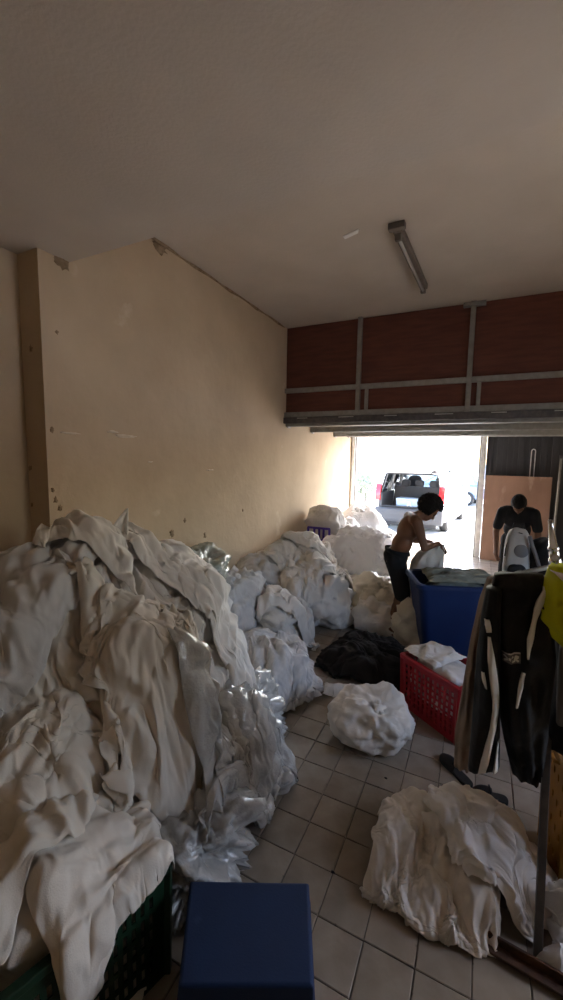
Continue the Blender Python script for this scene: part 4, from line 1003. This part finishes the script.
def hand(g, wr, fwd, down, side, curl=0.6):
    """palm and five fingers from the wrist; fwd finger direction, down palm normal, side +1/-1 where the thumb leaves"""
    wr, f, dn = (np.array(v, float) for v in (wr, fwd, down))
    f /= np.linalg.norm(f); dn -= f*(dn@f); dn /= np.linalg.norm(dn); s_ = np.cross(dn, f)*side
    for k in range(4):
        off = (k-1.5)*0.019
        capsule(g, wr+s_*off*0.5+f*0.01, 0.016, wr+s_*off+f*0.085, 0.013, 8, 3)
        ln = (0.036, 0.042, 0.040, 0.030)[3-k]
        b0 = wr+s_*off*1.05+f*0.09; d1 = f*math.cos(curl*.5)+dn*math.sin(curl*.5); b1 = b0+d1*ln
        d2 = f*math.cos(curl*1.4)+dn*math.sin(curl*1.4); b2 = b1+d2*ln*0.75
        d3 = f*math.cos(curl*2.1)+dn*math.sin(curl*2.1); b3 = b2+d3*ln*0.55
        capsule(g, b0, 0.0095, b1, 0.009, 8, 3); capsule(g, b1, 0.009, b2, 0.0085, 8, 3); capsule(g, b2, 0.0085, b3, 0.0075, 8, 3)
    t0 = wr+s_*0.026+f*0.025; t1 = t0+s_*0.030+f*0.03+dn*0.01; t2 = t1+s_*0.006+f*0.032+dn*0.012
    capsule(g, t0, 0.015, t1, 0.011, 8, 3); capsule(g, t1, 0.011, t2, 0.009, 8, 3)
def head(g, c, tilt):
    """head facing +x, pitched down by tilt"""
    def loc(x, y, z):
        ct, st_ = math.cos(tilt), math.sin(tilt); return (c[0]+x*ct+z*st_, c[1]+y, c[2]-x*st_+z*ct)
    ell(g, loc(-0.01, 0, 0.025), (0.096, 0.076, 0.095), tilt)
    ell(g, loc(0.022, 0, -0.045), (0.068, 0.060, 0.075), tilt)
    ell(g, loc(0.055, 0, -0.092), (0.030, 0.036, 0.024), tilt)
    capsule(g, loc(0.080, 0, 0.012), 0.012, loc(0.105, 0, -0.028), 0.017, 8, 3)
    for s_ in (-1, 1):
        capsule(g, loc(0.082, 0.02*s_, 0.024), 0.012, loc(0.072, 0.048*s_, 0.022), 0.011, 8, 3)
        ell(g, loc(-0.005, 0.078*s_, -0.012), (0.024, 0.010, 0.034), tilt-0.2)
    capsule(g, loc(0.083, -0.018, -0.066), 0.010, loc(0.083, 0.018, -0.066), 0.010, 8, 3)
    return loc
def eyes(t, loc):
    for s_ in (-1, 1):
        D, F = ico(2); mk('eye', D*0.013+np.array(loc(0.073, 0.032*s_, 0.004)), F, 'eye_white', t, smooth=True)
def hair_mesh(t, loc, tilt, r_, off, seed, fuzz, name='hair'):
    D, F = ico(5); c = np.array(loc(*off)); P = D*np.array(r_)
    n_ = fuzz*(1-2.0*np.abs(noise(D*5, seed)))+fuzz*0.7*noise(D*11, seed+3)
    P = P*(1+n_)[:, None]
    ct, st_ = math.cos(tilt), math.sin(tilt)
    # keep the face free
    k = (P[:, 0] > 0.055) & (P[:, 2] < 0.035); P[k, 0] = 0.055
    P = np.stack([P[:, 0]*ct+P[:, 2]*st_, P[:, 1], -P[:, 0]*st_+P[:, 2]*ct], 1)+c
    mk(name, P, F, 'hair', t, smooth=True)

# worker in shorts, bending to the right over the cloth in his hands
p1 = thing('person', 'shirtless person in black shorts bending over a white cloth behind the blue tub', 'person', (-0.735, 4.50, 0), R(22))
g = G()
TL_ = 0.85
lo1 = head(g, (0.285, 0, 1.41), TL_)
capsule(g, (0.15, 0, 1.32), 0.062, (0.24, 0, 1.375), 0.056)
ell(g, (0.085, 0, 1.20), (0.115, 0.165, 0.175), 0.42); ell(g, (0.02, 0, 1.03), (0.105, 0.145, 0.16), 0.35)
ell(g, (-0.045, 0, 0.88), (0.115, 0.155, 0.12), 0.15)
capsule(g, (0.11, -0.13, 1.31), 0.062, (0.11, 0.13, 1.31), 0.062)
for s_ in (-1, 1):
    sh = (0.125, 0.175*s_, 1.295); elb = (0.20, 0.215*s_, 1.03); wr = (0.37, 0.12*s_, 1.045-0.02*s_)
    capsule(g, sh, 0.056, elb, 0.040); capsule(g, elb, 0.041, wr, 0.026)
    hand(g, wr, (0.75, -0.15*s_, -0.5), (-0.5, -0.3*s_, -0.8), s_*-1, 0.85)
    hip = (-0.05, 0.085*s_, 0.85); kn = (0.045+0.02*s_, 0.10*s_, 0.47); an = (-0.03+0.05*s_, 0.10*s_, 0.085)
    capsule(g, hip, 0.088, kn, 0.056); capsule(g, kn, 0.057, (0.0+0.03*s_, 0.10*s_, 0.33), 0.055); capsule(g, (0.0+0.03*s_, 0.10*s_, 0.33), 0.055, an, 0.037)
    capsule(g, (an[0]-0.03, an[1], 0.045), 0.040, (an[0]+0.13, an[1]+0.015*s_, 0.032), 0.032)
    for k in range(5): capsule(g, (an[0]+0.13, an[1]+0.015*s_+(k-2)*0.016, 0.022), 0.013, (an[0]+0.175-abs(k-2)*0.008, an[1]+0.015*s_+(k-2)*0.018, 0.014), 0.011, 8, 3)
fused('body', g, 'skin', p1, 0.008)
eyes(p1, lo1)
hair_mesh(p1, lo1, TL_, (0.126, 0.112, 0.118), (-0.026, 0, 0.044), 3, 0.15)
g = G()
ell(g, (-0.045, 0, 0.885), (0.132, 0.172, 0.10), 0.15)
for s_ in (-1, 1):
    capsule(g, (-0.05, 0.085*s_, 0.85), 0.108, (0.045+0.02*s_, 0.10*s_, 0.475), 0.086)
o = fused('shorts', g, 'tee_black', p1, 0.010); tag(o, 'black knee length shorts')
G().ring_loft([[(-0.03+math.cos(a)*(0.117+e_)-0.15*(zz-0.95), math.sin(a)*(0.155+e_), zz-0.02*math.cos(a)) for a in [2*math.pi*k/28 for k in range(28)]] for zz, e_ in ((0.925, 0.012), (0.93, 0.018), (0.965, 0.014), (0.968, 0.006))], cap=False).build('waistband', 'tee_black', p1, smooth=True)

# the cloth he holds, hanging in front of him
def hung(name, rows, m, parent=None, Y=None, depth=0.05, nseg=40, nr=48, fold=0.018, seed=1.0, world=True, shift=0.0, nf=5):
    """hanging garment: rows of (photo y, left x, right x); each is put on the plane Y and given a lens-shaped section"""
    ys = np.array([r_[0] for r_ in rows], float); tt = np.linspace(ys[0], ys[-1], nr)
    xl = np.interp(tt, ys, [r_[1] for r_ in rows]); xr = np.interp(tt, ys, [r_[2] for r_ in rows])
    rings = []
    for i in range(nr):
        Lp = at(xl[i], tt[i], 1, Y); Rp = at(xr[i], tt[i], 1, Y); c = (Lp+Rp)/2; ex = (Rp-Lp)/2
        e_ = min(1.0, 0.35+i/5.0); ring = []
        for j in range(nseg):
            a = 2*math.pi*j/nseg; u_ = math.cos(a)
            p = c+ex*u_+np.array([0, 1.0, 0])*depth*e_*math.sin(a)*(1-0.25*u_*u_)
            ring.append(p)
        rings.append(ring)
    A = np.array(rings); f = A.reshape(-1, 3)
    wv = wrinkle(f, seed, fs=1.9, dirs=(0.05, 0, 1))+0.02
    tq = np.repeat((tt-tt[0])/(tt[-1]-tt[0]), nseg); aa = np.tile(2*np.pi*np.arange(nseg)/nseg, nr)
    f[:, 1] += np.where(np.sin(aa) < 0, -1, 1)*(wv*0.9+fold*np.sin(nf*np.cos(aa)*2+2.2*noise(f*3, seed)))*np.abs(np.sin(aa))**0.7
    A = f.reshape(nr, nseg, 3)
    o = G().ring_loft(list(A)).build(name, m, parent, smooth=True, world=parent is not None)
    def pick(x, y, off=0.004):
        i = int(np.clip(np.interp(y, tt, np.arange(nr)), 0, nr-1)); u_ = np.clip(2*(x-xl[i])/(xr[i]-xl[i])-1, -0.97, 0.97)
        fi = np.interp(y, tt, np.arange(nr)); a = (2*math.pi-math.acos(u_))/(2*math.pi)*nseg
        i0 = int(min(fi, nr-2)); fr = fi-i0; j0 = int(a) % nseg; fj = a-int(a)
        q = lambda i_: A[i_, j0]*(1-fj)+A[i_, (j0+1) % nseg]*fj
        return q(i0)*(1-fr)+q(i0+1)*fr-np.array([0, off, 0])
    return o, pick
o, _ = hung('held_sheet', [(545, 430, 445), (551, 418, 445), (560, 411, 444), (575, 408, 443), (600, 407, 440), (628, 409, 438)], 'linen', Y=4.56, depth=0.06, seed=3.3)
tag(o, 'white cloth hanging from the hands of the bending person', 'cloth')

# second worker by the gate, head bowed towards the camera
p2 = thing('person', 'dark haired person in black T-shirt bowing forward before the plywood sheet', 'person', (0.53, 6.55, 0), R(-95))
g = G(); T2 = 1.15
lo2 = head(g, (0.40, 0, 1.37), T2)
capsule(g, (0.26, 0, 1.30), 0.062, (0.35, 0, 1.36), 0.055)
ell(g, (0.19, 0, 1.16), (0.115, 0.165, 0.175), 0.55); ell(g, (0.09, 0, 1.0), (0.105, 0.15, 0.16), 0.45); ell(g, (0.0, 0, 0.87), (0.12, 0.16, 0.12), 0.2)
capsule(g, (0.23, -0.14, 1.27), 0.062, (0.23, 0.14, 1.27), 0.062)
for s_ in (-1, 1):
    sh = (0.24, 0.185*s_, 1.25); elb = (0.26, 0.25*s_, 0.97); wr = (0.34, 0.23*s_, 0.74)
    capsule(g, sh, 0.056, elb, 0.041); capsule(g, elb, 0.041, wr, 0.027)
    hand(g, wr, (0.35, -0.1*s_, -0.9), (-0.6, -0.7*s_, -0.2), -s_, 0.5)
    hip = (0.0, 0.09*s_, 0.85); kn = (0.07, 0.11*s_, 0.47); an = (0.0, 0.12*s_, 0.085)
    capsule(g, hip, 0.09, kn, 0.058); capsule(g, kn, 0.058, (0.02, 0.115*s_, 0.33), 0.056); capsule(g, (0.02, 0.115*s_, 0.33), 0.056, an, 0.037)
    capsule(g, (an[0]-0.03, an[1], 0.045), 0.040, (an[0]+0.14, an[1]+0.015*s_, 0.032), 0.034)
fused('body', g, 'skin', p2, 0.008); eyes(p2, lo2)
hair_mesh(p2, lo2, T2, (0.110, 0.090, 0.102), (-0.022, 0, 0.040), 8, 0.05)
g = G()
ell(g, (0.19, 0, 1.16), (0.132, 0.182, 0.185), 0.55); ell(g, (0.09, 0, 1.0), (0.13, 0.172, 0.17), 0.45); ell(g, (0.01, 0, 0.86), (0.135, 0.175, 0.09), 0.2)
capsule(g, (0.225, -0.14, 1.265), 0.075, (0.225, 0.14, 1.265), 0.075)
for s_ in (-1, 1): capsule(g, (0.24, 0.185*s_, 1.25), 0.072, (0.255, 0.235*s_, 1.05), 0.064)
o = fused('t_shirt', g, 'tee_black', p2, 0.010); tag(o, 'black short sleeved T-shirt')
g = G(); ell(g, (0.0, 0, 0.83), (0.135, 0.175, 0.10), 0.2)
for s_ in (-1, 1): capsule(g, (0.0, 0.09*s_, 0.83), 0.108, (0.07, 0.11*s_, 0.45), 0.09); capsule(g, (0.07, 0.11*s_, 0.45), 0.09, (0.01, 0.12*s_, 0.12), 0.075)
o = fused('trousers', g, 'black_cloth', p2, 0.010); tag(o, 'dark trousers')

# ---------------------------------------------------------------- rucksack on a dark trunk
by = 4.35
bl = at(503, 560, 1, by); br = at(530, 560, 1, by); bt = at(517, 528, 1, by); bz = at(517, 600, 1, by)[2]
tr = thing('trunk', 'dark storage trunk behind the black jacket with a grey rucksack on it', 'trunk', ((bl+br)/2)[:2].tolist()+[0])
cx = (bl[0]+br[0])/2+0.06
G().box((cx-0.30, by-0.20, 0.0), (cx+0.32, by+0.22, bz-0.06)).build('body', 'jacket_black', tr, world=True, bevel=0.012)
G().box((cx-0.31, by-0.21, bz-0.06), (cx+0.33, by+0.23, bz-0.005)).build('lid', 'jacket_black', tr, world=True, bevel=0.012)
G().box((cx-0.03, by-0.222, bz-0.12), (cx+0.03, by-0.208, bz-0.04)).build('clasp', 'chrome', tr, world=True, bevel=0.003)
rk = thing('rucksack', 'light grey rounded rucksack with round emblem standing behind the black jacket', 'rucksack', (bt[0], by, bz))
wd = (br[0]-bl[0])/2; hh = bt[2]-bz; c0_ = np.array([(bl[0]+br[0])/2, by, bz])
D, F = ico(5)
t_ = (np.abs(D)**3.2).sum(1)**(-1/3.2); S = D*t_[:, None]
P = c0_+np.array([0, 0, hh/2])+S*np.array([wd, 0.12, hh/2])*(1+0.03*noise(D*3, 5))[:, None]; P[:, 2] = np.maximum(P[:, 2], bz)
mk('body', P, F, 'pack_grey', rk, smooth=True, world=True)
P = c0_+np.array([0.0, -0.10, hh*0.30])+S*np.array([wd*0.78, 0.06, hh*0.24])*(1+0.03*noise(D*3, 7))[:, None]
pk = mk('front_pocket', P, F, 'jacket_black', rk, smooth=True, world=True)
P = c0_+np.array([0.0, -0.145, hh*0.30])+S*np.array([wd*0.52, 0.025, hh*0.12])
mk('pocket_flap', P, F, 'pack_grey', pk, smooth=True, world=True)
G().lathe([(0.001, -0.006), (0.055, -0.006), (0.06, 0.0), (0.06, 0.02)], (c0_[0]+0.025, by-0.122, bz+hh*0.72), 'Y', 24).build('emblem', 'patch_grey', rk, world=True, smooth=True)
arc = [(c0_[0]+wd*0.92*math.cos(a), by-0.075, bz+hh*0.62+hh*0.33*math.sin(a)) for a in [math.pi*k/14 for k in range(15)]]
G().tube(arc, 0.008, 8).build('zip', 'jacket_black', rk, world=True, smooth=True)
st0 = [at(x, y, 1, by-0.13) for x, y in ((530, 536), (532, 545), (536, 556), (539, 566))]
G().tube(st0, 0.016, 8).build('strap', 'patch_grey', rk, world=True, smooth=True)
G().tube([c0_+np.array([x, 0.02, hh+z]) for x, z in ((-0.05, -0.02), (-0.04, 0.035), (0.04, 0.035), (0.05, -0.02))], 0.010, 8).build('grab_loop', 'jacket_black', rk, world=True, smooth=True)
P, F = lump(at(540, 556, 1, by+0.02), (0.11, 0.12, 0.16), 88, amp=0.06, det=4, z0=bz, lob=0.1)
o = mk('black_bag', P, F, 'jacket_black', smooth=True); tag(o, 'soft black bag standing on the trunk to the right of the rucksack', 'bag')

# ---------------------------------------------------------------- clothes stand with hung clothes
b0 = at(537, 968, 2, 0.0); b1 = at(555, 561, 1, 2.22)
cs = thing('clothes_stand', 'leaning metal post stand with chrome tip and rusty foot rail holding clothes', 'stand', b0.tolist())
G().bar(b0, b1, 0.030, 0.022, up=(0, 1, 0)).build('post', 'dark_post', cs, world=True, bevel=0.003)
tp_ = at(549, 510, 1, 2.26); ax = (tp_-b1)/np.linalg.norm(tp_-b1)
def on(h_): return b1+ax*h_
G().tube([on(-0.03), on(0.0), on(0.012), on(0.014), on(0.05), on(0.052), on(0.065), on(0.067), on(0.17), on(0.19), on(0.195)], [0.024, 0.026, 0.026, 0.021, 0.021, 0.024, 0.024, 0.018, 0.0095, 0.011, 0.004], 16).build('chrome_tip', 'chrome', cs, world=True, smooth=True)
r0 = at(478, 940, 2, 0.02); r1 = at(563, 990, 2, 0.02); r1 = r1+(r1-r0)*0.6
G().bar(r0, r1, 0.045, 0.012).build('foot_rail', 'rust', cs, world=True, bevel=0.002)
G().bar(r0+np.array([0.0, 0.022, 0.018]), r1+np.array([0.0, 0.022, 0.018]), 0.010, 0.045).build('foot_flange', 'rust', cs, world=True, bevel=0.002)
xa = at(490, 580, 1, 1.97); xb = at(554, 566, 1, 2.19); xb2 = xb+(xb-xa)*0.9
G().tube([xa, xb, xb2], 0.011, 10).build('cross_bar', 'grey_steel', cs, world=True, smooth=True)
p_ = on(-0.14); G().tube([p_-ax*0.03, p_+ax*0.03], 0.03, 12).build('clamp', 'dark_post', cs, world=True, smooth=True)

jk = thing('jacket', 'black work jacket with glowing reflective stripes hanging on the metal stand', 'jacket', at(515, 770, 1, 1.95).tolist())
rowsB = [(574, 494, 543), (590, 490, 549), (620, 489, 553), (660, 494, 556), (700, 497, 551), (740, 504, 548), (772, 512, 542)]
_, pickB = hung('body', rowsB, 'jacket_black', jk, Y=1.86, depth=0.055, seed=5.1, fold=0.010)
rowsS = [(588, 486, 502), (615, 481, 501), (650, 477, 501), (690, 474, 500), (730, 471, 500), (765, 468, 500)]
_, pickS = hung('sleeve', rowsS, 'jacket_black', jk, Y=1.80, depth=0.040, seed=6.2, fold=0.006, nseg=28)
def strip(name, pick, pts, wpx, m='reflector', n=18, label=None):
    pts = np.array(pts, float); tq = np.linspace(0, 1, n); s_ = np.linspace(0, 1, len(pts))
    xs, ys = np.interp(tq, s_, pts[:, 0]), np.interp(tq, s_, pts[:, 1])
    ws = np.interp(tq, np.linspace(0, 1, len(wpx)), wpx); V = []
    for off in (0.016, 0.004):
        for k in range(n): V += [pick(xs[k]-ws[k]/2, ys[k], off), pick(xs[k], ys[k], off+0.002), pick(xs[k]+ws[k]/2, ys[k], off)]
    F = []; N3 = 3*n
    for k in range(n-1):
        for c in (0, 1):
            a = k*3+c; F.append((a, a+1, a+4, a+3)); F.append((N3+a+3, N3+a+4, N3+a+1, N3+a))
        F.append((k*3, k*3+3, N3+k*3+3, N3+k*3)); F.append((k*3+5, k*3+2, N3+k*3+2, N3+k*3+5))
    F += [(0, N3, N3+1, 1), (1, N3+1, N3+2, 2), (N3-3, N3-2, 2*N3-2, 2*N3-3), (N3-2, N3-1, 2*N3-1, 2*N3-2)]
    o = mk(name, V, F, m, jk, smooth=True, world=True); tag(o, label or 'silvery reflective stripe'); return o
strip('reflective_strip', pickS, [(487, 614), (488, 619), (489, 625)], (5, 6, 5), n=6)
strip('reflective_strip', pickS, [(489, 630), (491, 650), (494, 675), (496, 695), (492, 720), (486, 745), (482, 763)], (3, 7, 8, 7, 6, 7, 7))
strip('reflective_strip', pickS, [(483, 664), (484, 671), (486, 679)], (3, 4, 2), n=6)
strip('reflective_strip', pickS, [(498, 733), (496, 745), (495, 763)], (2, 3, 5), n=8)
strip('reflective_strip', pickB, [(543, 583), (538, 598), (533, 612), (529, 628), (526, 647)], (3, 8, 5, 7, 2))
strip('reflective_strip', pickB, [(522, 661), (519, 675), (515, 691)], (3, 5, 2), n=10)
def quadp(name, x0, x1, y0, y1, m, par, off, nx=6, ny=4):
    V = []
    for o_ in (off+0.003, off):
        for i in range(ny+1):
            for j in range(nx+1): V.append(pickB(x0+(x1-x0)*j/nx, y0+(y1-y0)*i/ny, o_))
    n1 = (nx+1)*(ny+1); F = grid_faces(ny+1, nx+1); F = F+[tuple(i+n1 for i in f[::-1]) for f in F]
    o = mk(name, V, F, m, par, smooth=True, world=True); return o
pt = quadp('chest_patch', 501, 519, 642, 652, 'patch_grey', jk, 0.008)
quadp('patch_border', 501, 519, 642, 643, 'mark_white', pt, 0.012, ny=1); 
def mstroke(pts, w_=1.6):
    pts = np.array(pts, float)
    for a, b in zip(pts[:-1], pts[1:]):
        n_ = np.array([-(b-a)[1], (b-a)[0]]); n_ = n_/np.linalg.norm(n_)*w_/2
        V = [pickB(*(a+n_), 0.015), pickB(*(b+n_), 0.015), pickB(*(b-n_), 0.015), pickB(*(a-n_), 0.015)]
        V += [v+np.array([0, 0.003, 0]) for v in V]
        mk('patch_mark', V, [(0, 1, 2, 3), (7, 6, 5, 4), (0, 4, 5, 1), (1, 5, 6, 2), (2, 6, 7, 3), (3, 7, 4, 0)], 'mark_white', pt, world=True)
mstroke([(503, 645), (507, 647.5), (503, 650)]); mstroke([(512, 645), (508, 647.5), (512, 650)]); mstroke([(513, 650), (514, 645), (517, 646)]); mstroke([(517, 646), (514, 648), (517, 650)])
# long tan garment to the left, behind the jacket
tn, _ = hung('coat', [(578, 487, 497), (600, 479, 494), (640, 470, 490), (690, 462, 486), (730, 455, 482), (762, 454, 476)], 'tan_cloth', Y=1.98, depth=0.035, seed=7.7, fold=0.012)
tag(tn, 'long tan garment hanging behind the left edge of the black jacket', 'garment', 'clothes on the stand')
vs = thing('safety_vest', 'yellow high visibility vest hanging to the right of the black jacket', 'vest', at(560, 645, 1, 1.84).tolist(), group='clothes on the stand')
_, pv = hung('body', [(566, 549, 574), (585, 542, 590), (615, 537, 596), (635, 550, 598), (646, 562, 598)], 'hi_vis', vs, Y=1.84, depth=0.045, seed=8.8, fold=0.012)
jk_, jk = jk, vs
strip('reflective_strip', pv, [(551, 568), (557, 569), (566, 576), (572, 586)], (6, 9, 10, 9), n=10)
jk = jk_
o, _ = hung('cardigan', [(565, 572, 590), (620, 562, 606), (680, 557, 612), (722, 556, 616)], 'grey_cloth', Y=1.88, depth=0.045, seed=9.4, fold=0.012)
tag(o, 'grey garment hanging at the right edge of the photo below the yellow vest', 'garment', 'clothes on the stand')
o, _ = hung('black_bag', [(640, 556, 566), (700, 551, 590), (718, 546, 604), (745, 547, 606)], 'jacket_black', Y=1.98, depth=0.06, seed=10.4, fold=0.006)
tag(o, 'black bag hanging low at the right edge of the photo below the grey garment', 'bag')
# yellow crate with white cloth at the right edge
yl = at(549, 880, 1, 1.98)
crate('plastic_crate', 'orange yellow plastic crate at the right edge behind the metal post', (0.435, 1.98, 0), R(6), 0.5, 0.36, 0.62, 0.01, 'yellow_plastic', 6, 4, tall=0.3, wide=0.3)
P, F = lump((0.69, 2.18, 0.60), (0.22, 0.15, 0.12), 99, amp=0.08, det=4, z0=0.45, e=3)
o = mk('crate_linen', P, F, 'linen_warm', smooth=True); tag(o, 'white cloth on top of the orange yellow crate', 'laundry')

# ---------------------------------------------------------------- slippers
def slipper(label, a, b, seed, w_=0.095):
    a, b = np.array(a, float), np.array(b, float); L_ = np.linalg.norm((b-a)[:2]); rz = math.atan2(b[1]-a[1], b[0]-a[0])
    t = thing('slipper', label, 'shoe', (a[0], a[1], 0), rz, 'black slippers on the tiles')
    outl = [(0.0, 0.0)]
    prof = [(0.00, 0.30), (0.06, 0.62), (0.2, 0.70), (0.42, 0.62), (0.62, 0.80), (0.80, 0.90), (0.93, 0.62), (1.0, 0.25)]
    pl_ = [(x*L_, y*w_/2) for x, y in prof]+[(x*L_, -y*w_/2) for x, y in prof[::-1]]
    G().prism(smooth_poly(pl_, 2), 2, 0.0, 0.022).build('sole', 'rubber', t, bevel=0.004)
    rings = []
    for x in np.linspace(0.45, 0.96, 9):
        ww = np.interp(x, [p[0] for p in prof], [p[1] for p in prof])*w_/2; hz = 0.022+0.048*math.sin(math.pi*min(1, (1.05-x)/0.9))
        out = [(x*L_, ww*math.cos(k*math.pi/10), 0.018+(hz-0.018)*math.sin(k*math.pi/10)) for k in range(11)]
        rings.append(out+[(p[0], p[1]*0.90, 0.012+(p[2]-0.018)*0.86) for p in out[::-1]])
    G().ring_loft(rings).build('upper', 'rubber', t, smooth=True)
    G().tube([(0.5*L_, -0.03, 0.058), (0.52*L_, 0, 0.070), (0.5*L_, 0.03, 0.058)], 0.006, 8).build('strap', 'jacket_black', t, smooth=True)
slipper('black slipper lying on the tiles below the red crate', at(471, 789, 2, 0)[:2], at(441, 757, 2, 0)[:2], 1)
slipper('black slipper half hidden behind the crumpled white sheet', at(508, 803, 2, 0)[:2], at(471, 794, 2, 0)[:2], 2)
# litter on the tiles
for k, (x, y, s_, lab) in enumerate(((333, 872, 0.010, 'tiny black speck on a tile joint near the blue box'), (386, 778, 0.009, 'tiny black speck on the tiles left of the slipper'), (300, 651, 0.022, 'little dark scrap on the tiles beside the middle heap'), (313, 647, 0.016, 'little brown scrap on the tiles before the middle heap'), (282, 747, 0.012, 'tiny dark crumb at the foot of the shiny plastic sack'))):
    c = at(x, y, 2, 0.004); D, F = ico(2)
    o = mk('litter_scrap', c+D*(1+0.5*noise(D*2, k))[:, None]*np.array([s_, s_*.7, 0.004]), F, 'rubber', smooth=True)
    tag(o, lab, 'litter', 'litter on the floor')
